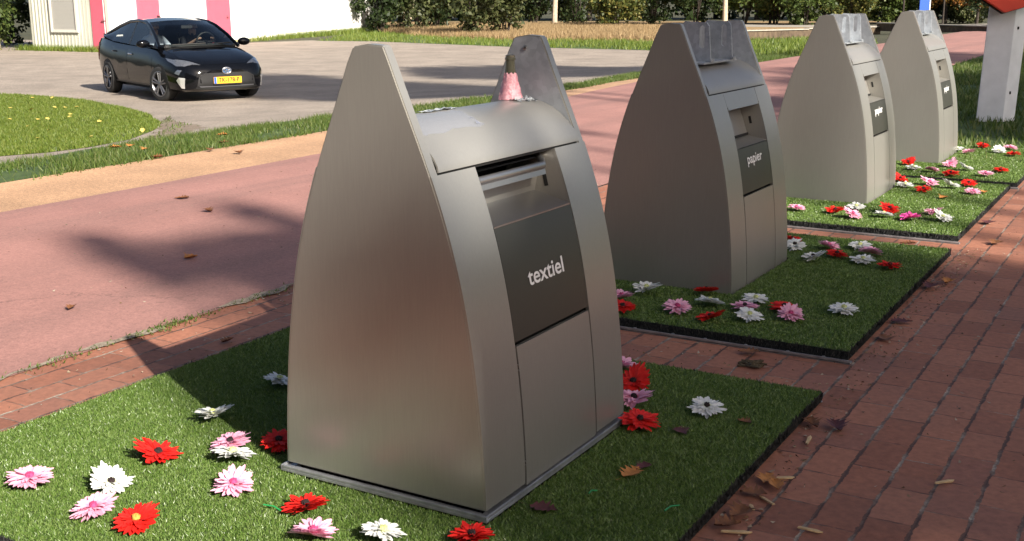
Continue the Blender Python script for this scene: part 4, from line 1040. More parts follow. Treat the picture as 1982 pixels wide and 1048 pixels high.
# ------------------------------------------------------------------ white post with red board, blue sign, low wall
e = empty('signpost', gp(1925, 236, 0), 0, 'white angled post with red board at its top, right edge of the photo', 'signpost')
pw = simple('white painted wood', (.76, .77, .80), .55, var=.08, vs=6, bump=.15, bs=40)
vd = Vector((-FWD2.x, -FWD2.y, 0)).normalized(); rt = Vector((FWD2.y, -FWD2.x, 0))
def plank(name, a, b, h, th, mat, par, lean=Vector((0, 0, 0))):
    d = (b - a).normalized(); n = Vector((d.y, -d.x, 0)); mb = MB()
    V = [a, b, b + n * -th, a + n * -th]; V = [Vector(v) for v in V] + [Vector(v) + Vector((0, 0, h)) + lean for v in V]
    mb.add(V, [(0, 3, 2, 1), (4, 5, 6, 7), (0, 1, 5, 4), (1, 2, 6, 5), (2, 3, 7, 6), (3, 0, 4, 7)]); return mb.build(name, mat, par, False, .004)
A = rt * -.20 + vd * -.02; B = rt * .055 + vd * .06; Cc = rt * .245 + vd * -.06
lean = rt * .14 * 1.0
plank('post_board', A, B, 1.62, .035, pw, e, rt * .05)
o = plank('post_board', B + rt * .003, Cc, 1.62, .035, pw, e, rt * .05)
mb = MB()
for t_, z in ((.35, .32), (.35, 1.02)):
    p = B.lerp(Cc, t_) + Vector((0, 0, z)) + rt * (.05 * z / 1.62); dd = (Cc - B).normalized(); n = Vector((dd.y, -dd.x, 0))
    mb.box(p + n * .002, (.02, .02, .03))
mb.build('bolt', M['black'], o)
red = simple('red paint', (.62, .04, .016), .4, var=.08, vs=5)
bt0 = gp(1950, 26, 1.18); bt0 = Vector(((e.location.x + rt.x * -.096 + vd.x * .17), (e.location.y + rt.y * -.096 + vd.y * .17), 1.185))
poly = [(0, 0), (.42, .12), (.62, .5), (.42, .95), (-.2, 1.1), (-.62, .9), (-.75, .46)]
ax = rt; n3 = vd
m4 = Matrix(((ax.x, 0, n3.x, bt0.x - e.location.x), (ax.y, 0, n3.y, bt0.y - e.location.y), (0, 1, 0, bt0.z), (0, 0, 0, 1)))
mb = MB(); mb.prism(poly, .06, m4); bo = mb.build('red_board', red, e, False, .006)
mb = MB(); P2 = [(x * .985, y * .985 - .012) for x, y in poly]; m5 = m4.copy(); m5.translation = m4.translation - vd * .042
mb.prism([(x, y - .012) for x, y in poly], .04, m5); mb.build('board_underside', M['black'], bo)  # black copy of the board, set lower and behind it

e = empty('blue_sign', gd(1750, 55, 0), 0, 'small blue sign with white edge far behind the last container', 'sign')
bl = simple('blue enamel', (.02, .09, .42), .4); wh = simple('white enamel', (.7, .72, .75), .4)
m = Matrix.Rotation(math.atan2(rt.y, rt.x), 3, 'Z')
mb = MB(); mb.box((0, 0, 1.15), (.46, .06, 1.0), m=m); mb.build('panel', bl, e, False, .01)
mb = MB(); mb.box(rt * .255 + Vector((0, 0, 1.16)), (.045, .06, 1.0), m=m); mb.build('edge_strip', wh, e)
mb = MB(); mb.box(vd * .034 + Vector((-.02, 0, .83)), (.22, .004, .05), m=m); mb.box(vd * .034 + Vector((0, 0, .93)), (.16, .004, .04), m=m); mb.build('marks', simple('pale blue print', (.25, .4, .7), .5), e)
mb = MB()
for s in (-.16, .16): mb.tube([rt * s, rt * s + Vector((0, 0, .7))], .025, 8)
mb.build('legs', M['black'], e)
for px, dep, lab in [(1712, 56, 'thin dark pole between the two sunlit containers'), (1786, 58, 'dark pole just right of the blue sign')]:
    mb = MB(); mb.tube([(0, 0, 0), (0, 0, 3.2)], [.05, .04], 8); o = mb.build('pole', M['bark_dark']); o.location = gd(px, dep, -.02); tag(o, lab, 'pole')
a = gt(1420, 77, 0); b = gt(1560, 72, 0); c = gt(1700, 66, 0); d = gt(1915, 61, 0)
mw = NT('weathered planking'); f = mw.noise(5, 5, .7, mw.coord('Object', (1, 1, .6))); mw.col(mw.ramp(f, [(.3, (.045, .032, .022)), (.55, (.10, .07, .045)), (.75, (.15, .115, .07))])).set(Roughness=.95); mw.bump(f, .5, .03)
e = empty('low_wall', (0, 0, 0), 0, 'long low brown wall with pale coping beyond the cycle path', 'wall')
mb = MB(); mc = MB(); pts = [a, b, c, d, d + (d - c)]
for i in range(4):
    p, q = pts[i], pts[i + 1]; dd = (q - p); L_ = dd.length; mid = (p + q) / 2; rz = math.atan2(dd.y, dd.x)
    mb.box(mid + Vector((0, 0, .16)), (L_, .22, .34), rz); mc.box(mid + Vector((0, 0, .352)), (L_ - .01, .34, .045), rz)
mb.build('wall_body', mw.m, e); mc.build('coping', simple('pale concrete coping', (.34, .31, .26), .85, var=.2, vs=4), e)
# ------------------------------------------------------------------ building behind the car
def col_hit(px, P, d, py=80):
    q = gp(px, py, 0); r_ = Vector((q.x, q.y)).normalized()
    # P + t d parallel to r_
    t_ = -(P.x * r_.y - P.y * r_.x) / (d.x * r_.y - d.y * r_.x)
    return P + d * t_
E1 = gt(456, 81.5, 0); E2 = gt(716, 61.5, 0)
wd_ = Vector((E2.x - E1.x, E2.y - E1.y, 0)).normalized(); wn = Vector((wd_.y, -wd_.x, 0))
Cc = col_hit(217, E1, wd_)
gdv = Vector((-1, -.05, 0)).normalized(); gn = Vector((gdv.y, -gdv.x, 0)); gn = gn if gn.y < 0 else -gn
G0 = col_hit(63, Cc, gdv); HB = 4.2
bld = empty('building', Cc, 0, 'low building with white wall, pink doors and a grey clad end behind the car', 'building')
def wpt(P, n, o, z): return P - Cc + n * o + Vector((0, 0, z))
def wall_rect(mb, P, Q, n, z0, z1, o0, o1):
    V = [wpt(P, n, o0, z0), wpt(Q, n, o0, z0), wpt(Q, n, o1, z0), wpt(P, n, o1, z0)]
    V += [v + Vector((0, 0, z1 - z0)) for v in V]
    mb.add(V, [(0, 1, 2, 3), (4, 5, 6, 7), (0, 1, 5, 4), (1, 2, 6, 5), (2, 3, 7, 6), (3, 0, 4, 7)])
white_wall = simple('white painted panel wall', (.80, .79, .76), .6, var=.03, vs=1.5)
clad = NT('grey corrugated cladding'); f = clad.noise(2.5, 4, .6, clad.coord('Object', (3, 3, .4)))
clad.col(clad.ramp(f, [(.3, (.46, .46, .38)), (.7, (.60, .60, .51))])).set(Roughness=.55)
pinkd = simple('pink door paint', (.60, .115, .165), .45, var=.05, vs=3)
mb = MB(); wall_rect(mb, Cc, E2 + wd_ * .05, wn, -.1, HB, -.25, 0); w1 = mb.build('white_wall', white_wall, bld)
mb = MB()
for k in range(1, 9):
    p = Cc + wd_ * (k * 2.0); wall_rect(mb, p, p + wd_ * .012, wn, .05, HB - .05, .0005, .004)
mb.build('panel_joint', simple('panel joint', (.55, .55, .53), .7), w1)
mb = MB(); wall_rect(mb, Cc, E2, wn, -.1, .10, .002, .03); mb.build('plinth_strip', simple('yellowish plinth', (.45, .40, .22), .8, var=.3, vs=6), w1)
mb = MB(); wall_rect(mb, Cc + wn * -.1, G0, gn, -.1, HB, -.25, 0)
L_ = (G0 - Cc).length
k = 0.0
while k < L_ - .1:
    p = Cc + gdv * k; V = []
    for (s, o) in ((.0, .001), (.025, .022), (.075, .022), (.10, .001)):
        q = p + gdv * s; V += [wpt(q, gn, o, -.1), wpt(q, gn, o, HB)]
    mb.add(V, [(0, 2, 3, 1), (2, 4, 5, 3), (4, 6, 7, 5)]); k += .17
w2 = mb.build('clad_wall', clad.m, bld)
mb = MB(); wall_rect(mb, Cc + wn * -.25 + gdv * .3, Cc + wn * -.25 + gdv * .31, wn, 0, .1, 0, .01); 
mb = MB(); back = wd_ * 16
V = [wpt(Cc, wn, -.02, HB), wpt(E2 + wd_ * .3, wn, .25, HB), wpt(E2 + wd_ * .3, wn, -9, HB), wpt(G0, gn, .1, HB) + gdv * .2, wpt(Cc, gn, .25, HB) + wn * .25]
V = [wpt(Cc, gn, .25, HB) + wn * .25, wpt(E2 + wd_ * .3, wn, .25, HB), wpt(E2 + wd_ * .3, wn, -9, HB), wpt(G0 + gdv * .2, gn, -9, HB), wpt(G0 + gdv * .2, gn, .25, HB)]
n = len(V); V = V + [v + Vector((0, 0, .35)) for v in V]
mb.add(V, [tuple(range(n)), tuple(range(n, 2 * n))] + [(i, (i + 1) % n, (i + 1) % n + n, i + n) for i in range(n)])
mb.build('roof', simple('grey roof edge', (.3, .3, .3), .6), bld)
mb = MB(); wall_rect(mb, E2 + wd_ * .05, E2 + wd_ * .05 + wn * -9, wd_, -.1, HB, -.2, 0); mb.build('end_wall', white_wall, bld)
def door(P, Q, n, z1=2.5, handle_at=.85):
    mb = MB(); wall_rect(mb, P, Q, n, .02, z1, .003, .05); d = mb.build('door', pinkd, bld, False, .005)
    h = P.lerp(Q, handle_at); dr = (Q - P).normalized(); mb = MB(); wall_rect(mb, h - dr * .07, h + dr * .07, n, 1.02, 1.05, .05, .10); wall_rect(mb, h - dr * .02, h + dr * .02, n, .95, 1.12, .05, .06)
    mb.build('handle', simple('door handle', (.35, .15, .17), .4, .4), d); return d
for a_, b_ in ((268.5, 311), (403, 447)):
    door(col_hit(a_, E1, wd_), col_hit(b_, E1, wd_), wn)
dd = door(col_hit(182.5, Cc, gdv), col_hit(210, Cc, gdv), gn, 2.5, .86)
P1, P2_ = col_hit(211, Cc, gdv), col_hit(216.5, Cc, gdv)
mb = MB(); wall_rect(mb, P1, P2_, gn, -.05, HB, .024, .07); mb.build('corner_trim', simple('cream corner trim', (.62, .58, .50), .6), bld)
# roller shutter window
A_, B_ = col_hit(104, Cc, gdv), col_hit(156.5, Cc, gdv)
mb = MB(); dr = (B_ - A_).normalized(); z0, z1 = .62, 2.3
wall_rect(mb, A_, A_ + dr * .07, gn, z0, z1, .02, .09); wall_rect(mb, B_ - dr * .10, B_, gn, z0, z1, .02, .09); wall_rect(mb, A_ + dr * .07, B_ - dr * .10, gn, z0, z0 + .09, .02, .085); wall_rect(mb, A_ + dr * .07, B_ - dr * .10, gn, z1 - .2, z1, .02, .12)
wdw = mb.build('window', simple('pale window frame', (.60, .58, .52), .5), bld, False, .006)
mb = MB(); z = z0 + .09
while z < z1 - .2:
    wall_rect(mb, A_ + dr * .07, B_ - dr * .10, gn, z, z + .038, .02, .045); wall_rect(mb, A_ + dr * .07, B_ - dr * .10, gn, z + .038, z + .045, .02, .036); z += .045
mb.build('shutter', simple('grey roller shutter', (.40, .39, .36), .5), wdw)
gs = [(np.array([*(Cc.lerp(G0, t_) + gn * .12), 0.0]))[:3] for t_ in rng.uniform(0, 1.1, 1600)]
P = np.array(gs); P[:, 1] -= np.abs(rng.normal(0, .22, len(P))); P[:, 2] = -.01
tag(blades('wall_grass', P, .17, .03, M['lawn'], .9), 'unmown grass along the foot of the grey clad wall', 'grass')
P = np.array([list(E1.lerp(E2, t_) + wn * abs(rng.normal(0, .3)) + wd_ * rng.normal(0, .2)) for t_ in rng.uniform(.0, 1.05, 4200) ** .55]); P[:, 2] = -.01
tag(blades('wall_grass', P, .24, .03, M['lawn'], .9), 'taller grass along the right foot of the white wall', 'grass')

# ------------------------------------------------------------------ black hatchback car
fw_, rw_ = gt(312, 195), gt(214, 174)      # the two near wheels
HEAD = R(-21.8)

lf_ = Vector((-math.sin(HEAD), math.cos(HEAD), 0)); CARP = fw_ - Vector((math.cos(HEAD), math.sin(HEAD), 0)) * 1.35 + lf_ * .86; CARP.z = ter(CARP.x) - .012
car = empty('parked_car', CARP, HEAD, 'glossy black hatchback car with yellow number plate on the gravel car park', 'car')
car.scale = (.965, .965, .965)
cb = simple('black car paint', (.003, .0033, .0045), .10, 0, coat=.1)
cb.node_tree.nodes['Principled BSDF'].inputs['Specular IOR Level'].default_value = .28
cblk = simple('black plastic trim', (.012, .012, .013), .45)
gls = NT('tinted car glass')
tp = gls.n('ShaderNodeBsdfTransparent'); tp.inputs[0].default_value = (.80, .85, .83, 1); gy = gls.n('ShaderNodeBsdfGlossy'); gy.inputs['Roughness'].default_value = .02
fr_ = gls.n('ShaderNodeFresnel'); fr_.inputs[0].default_value = 1.5; mx = gls.n('ShaderNodeMixShader'); gls.l(fr_.outputs[0], mx.inputs[0]); gls.l(tp.outputs[0], mx.inputs[1]); gls.l(gy.outputs[0], mx.inputs[2]); gls.l(mx.outputs[0], gls.out.inputs[0])
chrome = simple('bright silver', (.72, .73, .75), .18, 1.0)
alloy = simple('alloy rim', (.2, .2, .215), .35, .8)
lens = simple('headlight lens', (.25, .26, .28), .1, .7, coat=1.0)
ST = [  # x, half width, z bottom, z shoulder, z top
 (2.30, .50, .34, .50, .585), (2.27, .60, .24, .55, .63), (2.20, .70, .205, .62, .69), (2.08, .785, .19, .69, .745), (1.9, .835, .18, .75, .81), (1.65, .865, .18, .81, .885), (1.35, .88, .18, .86, .95), (1.05, .88, .18, .90, .99),
 (.7, .88, .18, .925, .97), (.1, .88, .18, .945, .96), (-.6, .88, .18, .965, .975), (-1.1, .88, .18, .99, 1.0), (-1.5, .875, .19, 1.03, 1.045), (-1.85, .85, .22, 1.05, 1.08), (-2.08, .80, .30, 1.045, 1.10), (-2.2, .73, .36, .99, 1.06), (-2.26, .66, .42, .90, .95)]
def section(st):
    x, w_, zb, zs, zt = st; h = zs - zb
    half = [(0, zb), (.55 * w_, zb), (.86 * w_, zb + .01), (.955 * w_, zb + .10 * h), (.985 * w_, zb + .28 * h), (1.0 * w_, zb + .50 * h), (.985 * w_, zb + .72 * h), (.955 * w_, zb + .88 * h), (.90 * w_, zs), (.80 * w_, zs + .55 * (zt - zs)), (.5 * w_, zs + .9 * (zt - zs)), (0, zt)]
    return [Vector((x, -y, z)) for y, z in half] + [Vector((x, y, z)) for y, z in half[-2:0:-1]]
G = [section(s) for s in ST]; nS = len(G[0])
mb = MB(); V = [p for g in G for p in g]; F = []
for i in range(len(G) - 1):
    for j in range(nS):
        F.append((i * nS + j, i * nS + (j + 1) % nS, (i + 1) * nS + (j + 1) % nS, (i + 1) * nS + j))
F += [tuple(range(nS)), tuple((len(G) - 1) * nS + k for k in range(nS))]
mb.add(V, F); body = mb.build('body', cb, car, True, 0, 24)
bmb = bmesh.new(); bmb.from_mesh(body.data); bmesh.ops.triangulate(bmb, faces=bmb.faces); BV = BVHTree.FromBMesh(bmb); bmb.free()
def patch(name, outline, mat, parent, o=.006, n=5, th=.0):
    """outline (3D points near the body) laid on the body surface, o proud of it"""
    P = [Vector(p) for p in outline]; c = sum(P, Vector()) / len(P); k = len(P)
    pts = []
    for i in range(k):
        for s in range(4): pts.append(P[i].lerp(P[(i + 1) % k], s / 4))
    rings = []
    for r_ in range(n + 1):
        f = 1 - r_ / (n + .0001)
        ring = []
        for p in pts:
            q = c.lerp(p, max(f, .001)); loc, nor, _, _ = BV.find_nearest(q); ring.append(loc + nor * o)
        rings.append(ring)
    mb = MB(); kk = len(pts)
    if True:
        skirt = []
        for p in pts:
            loc, nor, _, _ = BV.find_nearest(p); skirt.append(loc - nor * .004)
        rings = [skirt] + rings
    mb.add([p for r_ in rings for p in r_], [(i * kk + j, i * kk + (j + 1) % kk, (i + 1) * kk + (j + 1) % kk, (i + 1) * kk + j) for i in range(len(rings) - 1) for j in range(kk)])
    return mb.build(name, mat, parent, True, 0, 50)
# greenhouse rails
def lerp_curve(pts, t_):
    xs = [p[0] for p in pts]; return [float(np.interp(t_, xs[::-1] if xs[0] > xs[-1] else xs, [p[k] for p in (pts[::-1] if xs[0] > xs[-1] else pts)])) for k in (1, 2)]
RAIL = [(1.18, .765, .945), (.85, .705, 1.15), (.5, .645, 1.315), (.25, .61, 1.385), (-.2, .59, 1.42), (-.7, .585, 1.395), (-1.2, .60, 1.305), (-1.6, .635, 1.20), (-1.95, .68, 1.09)]
CEN = [(1.42, 0, .985), (1.1, 0, 1.17), (.75, 0, 1.335), (.45, 0, 1.43), (-.1, 0, 1.475), (-.7, 0, 1.452), (-1.2, 0, 1.37), (-1.6, 0, 1.255), (-2.05, 0, 1.11)]
RAIL = [(x, y, z if z < 1.0 else 1.0 + (z - 1.0) * .99) for x, y, z in RAIL]; CEN = [(x, y, z if z < 1.0 else 1.0 + (z - 1.0) * .99) for x, y, z in CEN]
def top_row(i, n=9):
    xr, yr, zr = RAIL[i]; xc, _, zc = CEN[i]; row_ = []
    for k in range(n):
        s = -1 + 2 * k / (n - 1); a = abs(s)
        row_.append(Vector((xr + (xc - xr) * (1 - a ** 2.2), yr * s, zr + (zc - zr) * (1 - a ** 2.4))))
    return row_
def top_part(name, i0, i1, mat, o=0.0, sub=4, edge=0.0):
    Gp = []
    for i in range(i0, i1):
        a, b = top_row(i), top_row(i + 1)
        for s in range(sub): Gp.append([p.lerp(q, s / sub) for p, q in zip(a, b)])
    Gp.append(top_row(i1))
    if edge: Gp = [[Vector((p.x, p.y * (1 - edge), p.z + .004)) for p in r_] for r_ in Gp]
    mb = MB(); mb.grid(Gp); return mb.build(name, mat, car, True, 0, 60)
top_part('windscreen', 0, 3, gls.m); rf = top_part('roof', 3, 6, cb); top_part('rear_window', 6, 8, gls.m)
mb = MB(); mb.box((-.75, 0, 1.474), (.12, .02, .035)); mb.tube([(-.70, 0, 1.45), (-.80, 0, 1.495)], [.03, .008], 8); mb.build('roof_fin', simple('dark red fin', (.10, .02, .02), .4), rf)
def belt(x): return (-.80 if True else 0, float(np.interp(x, [-1.7, -1.2, 0, 1.2], [1.10, 1.02, .965, .93])))
def side_glass(name, x0, x1, s, mat, top=1.0, z_off=0):
    Gp = []
    for i in range(11):
        x = x0 + (x1 - x0) * i / 10; yr, zr = lerp_curve(RAIL, x); zb = belt(x)[1]; zr = max(zr - .02, zb + .005)
        Gp.append([Vector((x, s * (.80 + (yr + .012 - .80) * k / 4), zb + (zr - zb) * k / 4)) for k in range(5)])
    mb = MB(); mb.grid(Gp); return mb.build(name, mat, car, True)
for s in (-1, 1):
    side_glass('door_window', .93, -.22, s, gls.m); side_glass('door_window', -.31, -1.12, s, gls.m)
    mb = MB()
    P = [Vector((x, s * y, z)) for x, y, z in RAIL]
    mb.tube(P, .032, 8); mb.build('roof_rail', cb, car, True)
    side_glass('pillar', -.22, -.31, s, cblk); side_glass('pillar', -1.12, -1.85, s, cb); side_glass('pillar', 1.16, .93, s, cblk)
    # doors : patches laid on the flank
    for x0, x1 in ((1.0, -.25), (-.27, -1.12)):
        zt = [belt(x0)[1] - .03, belt(x1)[1] - .03]
        dr_ = patch('door', [(x0, s * .95, .30), (x0 + (.0 if x0 > 0 else 0), s * .95, zt[0]), (x1, s * .95, zt[1]), (x1 + (.0 if x0 > 0 else .25), s * .95, .30)], cb, car, .004, 6)
        xh = x1 + .17; mb = MB(); zh = float(np.interp(xh, [-1.2, 0], [.86, .82]))
        loc, nor, _, _ = BV.find_nearest(Vector((xh, s * .95, zh))); mb.tube([loc + nor * .01 + Vector((-.09, 0, 0)), loc + nor * .035 + Vector((-.05, 0, 0)), loc + nor * .035 + Vector((.05, 0, 0)), loc + nor * .01 + Vector((.09, 0, 0))], .013, 8); mb.build('door_handle', chrome if s < 0 and x0 > 0 else cb, dr_, True)
    # mirrors
    mb = MB(); mb.tube([(.92, s * .80, .97), (.95, s * .90, .985)], [.03, .025], 8)
    for (cx, rx) in ((.97, 1),):
        V = []; n1, n2 = 8, 12
        for i in range(n1 + 1):
            ph = math.pi * i / n1
            for j in range(n2):
                th_ = 2 * math.pi * j / n2; V.append(Vector((.96 + .075 * math.sin(ph) * math.cos(th_), s * (.985) + .125 * math.cos(ph), 1.02 + .075 * math.sin(ph) * math.sin(th_))))
        mb.add(V, [(i * n2 + j, i * n2 + (j + 1) % n2, (i + 1) * n2 + (j + 1) % n2, (i + 1) * n2 + j) for i in range(n1) for j in range(n2)])
    mb.build('wing_mirror', cb, car, True)
    # headlight, corner strip, fog trim, rear light
    patch('headlight', [(2.19, s * .44, .655), (2.05, s * .60, .715), (1.82, s * .80, .775), (1.58, s * .90, .83), (1.80, s * .90, .735), (1.98, s * .82, .66), (2.10, s * .68, .635)], lens, car, .008, 5)
    hl = patch('headlight_trim', [(2.10, s * .74, .58), (2.02, s * .82, .60), (1.95, s * .86, .53), (2.06, s * .80, .50)], lens, car, .008, 4)
    patch('fog_light', [(2.17, s * .73, .45), (2.07, s * .81, .46), (2.0, s * .85, .40), (2.09, s * .78, .27), (2.14, s * .74, .26)], simple('fog lamp chrome', (.8, .8, .8), .25, .6), car, .010, 4)
    patch('tail_light', [(-2.02, s * .84, 1.0), (-2.15, s * .78, .98), (-2.2, s * .74, .70), (-2.1, s * .82, .62)], simple('red tail light', (.22, .01, .01), .15, coat=1), car, .008, 4)
    patch('quarter_trim', [(-1.86, s * .9, .97), (-2.0, s * .86, .96), (-2.02, s * .86, .9), (-1.9, s * .9, .91)], cblk, car, .006, 3)  # black plastic patch on the rear quarter
    patch('sill_trim', [(1.0, s * .9, .27), (-1.0, s * .9, .27), (-1.0, s * .9, .20), (1.0, s * .9, .20)], cblk, car, .006, 3)
    for x in (1.35, -1.35):
        patch('wheel_well_shade', [(x + .36 * math.cos(a), s * .9, .315 + .36 * math.sin(a)) for a in [math.pi * k / 8 for k in range(-1, 10)]], M['black'], car, .003, 4)  # dark disc stands for the shade inside the wheel well
        we = empty('wheel', (x, s * .80, .315)); we.parent = car
        st = R(14) if x > 0 else 0; we.rotation_euler = (0, 0, st + (0 if s < 0 else math.pi))
        mb = MB(); mb.lathe([(.20, -.085), (.275, -.10), (.305, -.085), (.316, -.04), (.316, .06), (.30, .10), (.24, .10)], 36, (0, 0, 0), 'Y'); mb.build('tyre', M['rubber'], we, True, 0, 50)
        mb = MB(); mb.lathe([(.232, -.098), (.215, -.10), (.205, -.085), (.20, -.02)], 36, (0, 0, 0), 'Y')
        for k in range(5):
            a0 = 2 * math.pi * k / 5 + .3
            for da in (-.16, .16):
                p0 = Vector((.04 * math.cos(a0 + da * 2), -.085, .04 * math.sin(a0 + da * 2))); p1 = Vector((.205 * math.cos(a0 + da), -.092, .205 * math.sin(a0 + da)))
                mb.tube([p0, p1], [.016, .019], 6)
        mb.lathe([(0, -.10), (.035, -.098), (.05, -.085), (.05, -.05)], 20, (0, 0, 0), 'Y'); rim = mb.build('rim', alloy, we, True, 0, 40)
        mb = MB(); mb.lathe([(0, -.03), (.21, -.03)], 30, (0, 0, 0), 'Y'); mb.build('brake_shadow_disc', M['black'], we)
# front : grille, lower intake, plate, emblem, wipers
patch('grille', [(2.3, -.40, .53), (2.3, .40, .53), (2.3, .52, .47), (2.3, .56, .30), (2.3, -.56, .30), (2.3, -.52, .47)], cblk, car, .006, 5)
patch('lower_intake', [(2.3, -.58, .285), (2.3, .58, .285), (2.28, .62, .235), (2.28, -.62, .235)], M['black'], car, .010, 4)
patch('intake_blade', [(2.3, -.52, .30), (2.3, .52, .30), (2.3, .50, .283), (2.3, -.50, .283)], simple('grey blade', (.10, .10, .11), .3, .3), car, .018, 3)
patch('bonnet', [(2.22, -.40, .68), (2.22, .40, .68), (1.9, .70, .80), (1.2, .74, .96), (1.25, 0, 1.0), (1.2, -.74, .96), (1.9, -.70, .80)], cb, car, .005, 7)
patch('cowl', [(1.36, -.55, .97), (1.40, 0, .985), (1.36, .55, .97), (1.22, .70, .95), (1.22, -.70, .95)], cblk, car, .008, 4)
pl = empty('number_plate', (2.335, .0, .40)); pl.parent = car
mb = MB(); mb.box((0, 0, 0), (.012, .53, .115)); mb.build('plate_base', simple('yellow plate', (.78, .42, .02), .4), pl, False, .003)
mb = MB(); mb.box((.0075, -.238, 0), (.003, .045, .11)); mb.build('plate_band', simple('blue plate band', (.02, .10, .45), .4), pl)
V, F = text_mesh('TK-178-P', .112, .003, .90)
from_pydata('lettering', [Vector((.0085, v.x + .022, v.y * .95)) for v in V], F, simple('black plate lettering', (.03, .02, .01), .5), pl)
mb = MB(); mb.box((.004, 0, -.066), (.012, .53, .014)); mb.build('plate_holder', cblk, pl)
V, F = text_mesh('- -', .03, 0, 1)
mb = MB(); loc, nor, _, _ = BV.find_nearest(Vector((2.32, 0, .565)))
def ring(mb, c, a, b, t_, n=26):
    P = [Vector((c[0], c[1] + a * math.cos(2 * math.pi * k / n), c[2] + b * math.sin(2 * math.pi * k / n))) for k in range(n + 1)]
    mb.tube(P, t_, 6, False)
emx = loc.x + .014
ring(mb, (emx, 0, .565), .082, .055, .009); ring(mb, (emx + .002, 0, .565), .026, .050, .007); ring(mb, (emx + .003, 0, .585), .052, .022, .006)
em = mb.build('emblem', chrome, car, True)
mb = MB(); mb.lathe([(0, 0), (.078, 0), (.078, .004), (0, .004)], 24); o = mb.build('emblem_back', simple('blue emblem back', (.05, .10, .2), .3), em); o.matrix_local = Matrix.Translation((emx - .012, 0, .565)) @ Matrix.Rotation(R(90), 4, 'Y') @ Matrix.Diagonal((.68, 1, 1, 1))
for y0, y1 in ((-.58, .02), (.08, .62)):
    mb = MB(); mb.tube([(1.34 - .05 * abs(y0), y0, 1.0), (1.42 - .15 * abs(y1), y1 * .9, 1.02)], .011, 6); mb.build('wiper', M['black'], car)
mb = MB(); mb.box((-2.06, 0, 1.125), (.20, 1.30, .022)); mb.build('spoiler', cb, car, False, .008)
# interior
dk = simple('dark seat cloth', (.018, .018, .02), .8); tr_ = simple('dash plastic', (.02, .02, .022), .6)
for x, ys in ((.05, (-.37, .37)), (-.85, (-.37, .37))):
    for y in ys:
        mb = MB(); m = Matrix.Rotation(R(-12), 3, 'Y'); mb.box((x - .2, y, .98), (.12, .48, .46), m=m); mb.box((x - .27, y, 1.24), (.09, .24, .15), m=m); mb.build('seat', dk, car, False, .03)
mb = MB(); mb.box((1.0, 0, .96), (.5, 1.40, .06)); mb.build('dashboard', tr_, car, False, .02)
mb = MB(); Pst = [Vector((.60 + .07 * math.sin(a) * .4, .37 + .18 * math.cos(a), 1.02 + .17 * math.sin(a))) for a in [2 * math.pi * k / 24 for k in range(25)]]; mb.tube(Pst, .016, 6, False); mb.tube([(.60, .37, 1.02), (.85, .37, .95)], .03, 6); mb.tube([(.6, .20, 1.02), (.6, .54, 1.02)], .016, 6); mb.build('steering_wheel', tr_, car, True)
mb = MB(); mb.box((.62, 0, 1.30), (.03, .22, .06)); mb.build('rear_view_mirror', tr_, car, False, .01)

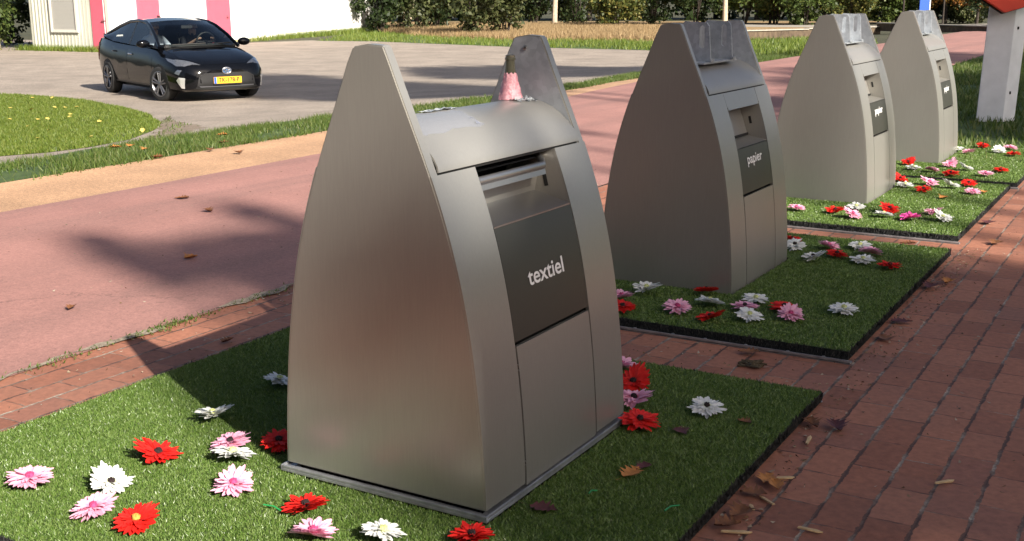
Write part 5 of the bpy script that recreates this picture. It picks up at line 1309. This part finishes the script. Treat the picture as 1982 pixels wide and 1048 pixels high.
# two people sitting in the car: one continuous body each
def sitter(name, y, skin, shirt, hairm, label, hands):
    """seated figure; hands = two wrist points in car space"""
    J = {}; verts = []; edges = []; rad = []
    def v(p, r_, par=None):
        verts.append(p); rad.append(r_)
        if par is not None: edges.append((par, len(verts) - 1))
        return len(verts) - 1
    pel = v((-.02, y, .62), .14); ab = v((-.05, y, .78), .135, pel); ch = v((-.09, y, .97), .15, ab); nk = v((-.08, y, 1.12), .06, ch); hd0 = v((-.06, y, 1.18), .065, nk); hd1 = v((-.05, y, 1.26), .088, hd0); hd2 = v((-.055, y, 1.325), .07, hd1)
    nose = v((.035, y, 1.245), .016, hd1)
    chin = v((.015, y, 1.195), .035, hd0)
    for i, s in enumerate((-1, 1)):
        sh = v((-.08, y + s * .17, 1.03), .065, ch); el = v((.12, y + s * .25, .86), .045, sh); wr = v(hands[i], .03, el)
        d = (Vector(hands[i]) - Vector(verts[el])).normalized(); pm = v(tuple(Vector(hands[i]) + d * .05), .032, wr)
        for f in range(4): v(tuple(Vector(hands[i]) + d * (.125 - .01 * abs(f - 1.5)) + Vector((0, (f - 1.5) * .02, -.015))), .010, pm)
        v(tuple(Vector(hands[i]) + d * .07 + Vector((0, -s * .045, .01))), .011, pm)
        kn = v((.42, y + s * .11, .66), .07, pel); an = v((.62, y + s * .10, .34), .045, kn); v((.74, y + s * .10, .30), .04, an)
        v((-.05, y + s * .088, 1.25), .018, hd1)
    me = bpy.data.meshes.new(name); me.from_pydata(verts, edges, []); o = bpy.data.objects.new(name, me); COL.objects.link(o)
    md = o.modifiers.new('skin', 'SKIN'); md.use_smooth_shade = True
    for i, sv in enumerate(me.skin_vertices[0].data): sv.radius = (rad[i], rad[i]); sv.use_root = (i == 0)
    o.modifiers.new('sub', 'SUBSURF').levels = 1
    dg = bpy.context.evaluated_depsgraph_get(); m2 = bpy.data.meshes.new_from_object(o.evaluated_get(dg)); bpy.data.objects.remove(o)
    m2.materials.clear(); m2.materials.append(skin); m2.materials.append(shirt)
    for p in m2.polygons:
        c = p.center; arm = c.x > .2 and c.z > .78
        p.material_index = 0 if (c.z > 1.11 or arm) else 1
    m2.name = name
    P = link(name, m2); P.matrix_world = Matrix.Translation(car.location) @ Matrix.Rotation(HEAD, 4, 'Z'); tag(P, label, 'person')
    mb = MB(); V = []; n1, n2 = 6, 14
    for i in range(n1 + 1):
        ph = .62 * math.pi * i / n1
        for j in range(n2):
            th_ = 2 * math.pi * j / n2; rx = .098 * math.sin(ph); V.append(Vector((-.066 + rx * math.cos(th_) * (1.0 if math.cos(th_) < 0 else .82), y + rx * .96 * math.sin(th_), 1.275 + .10 * math.cos(ph) + (.03 * math.cos(th_) if i > 3 else 0))))
    mb.add(V, [(i * n2 + j, i * n2 + (j + 1) % n2, (i + 1) * n2 + (j + 1) % n2, (i + 1) * n2 + j) for i in range(n1) for j in range(n2)])
    mb.build('hair', hairm, P, True)
    mb = MB()
    for s in (-1, 1): mb.lathe([(0, -.009), (.007, -.006), (.009, 0), (.007, .006), (0, .009)], 8, (.031, y + s * .032, 1.265))
    mb.build('eyes', M['black'], P)
    mb = MB(); mb.box((.046, y, 1.208), (.006, .045, .008)); mb.build('mouth', simple('lips', (.35, .12, .10), .5), P)
    return P
sk = simple('skin', (.52, .33, .25), .5)
sitter('person', -.37, sk, simple('pale blue shirt', (.42, .46, .55), .8), simple('grey hair', (.25, .22, .2), .7), 'person with light top sitting in the front seat nearer to us in the black car', [(.30, -.50, .80), (.32, -.26, .80)])
sitter('person', .37, sk, simple('dark coat', (.02, .02, .025), .8), simple('dark hair', (.02, .016, .014), .7), 'person in dark clothes behind the steering wheel of the black car', [(.50, .22, 1.02), (.50, .52, 1.02)])
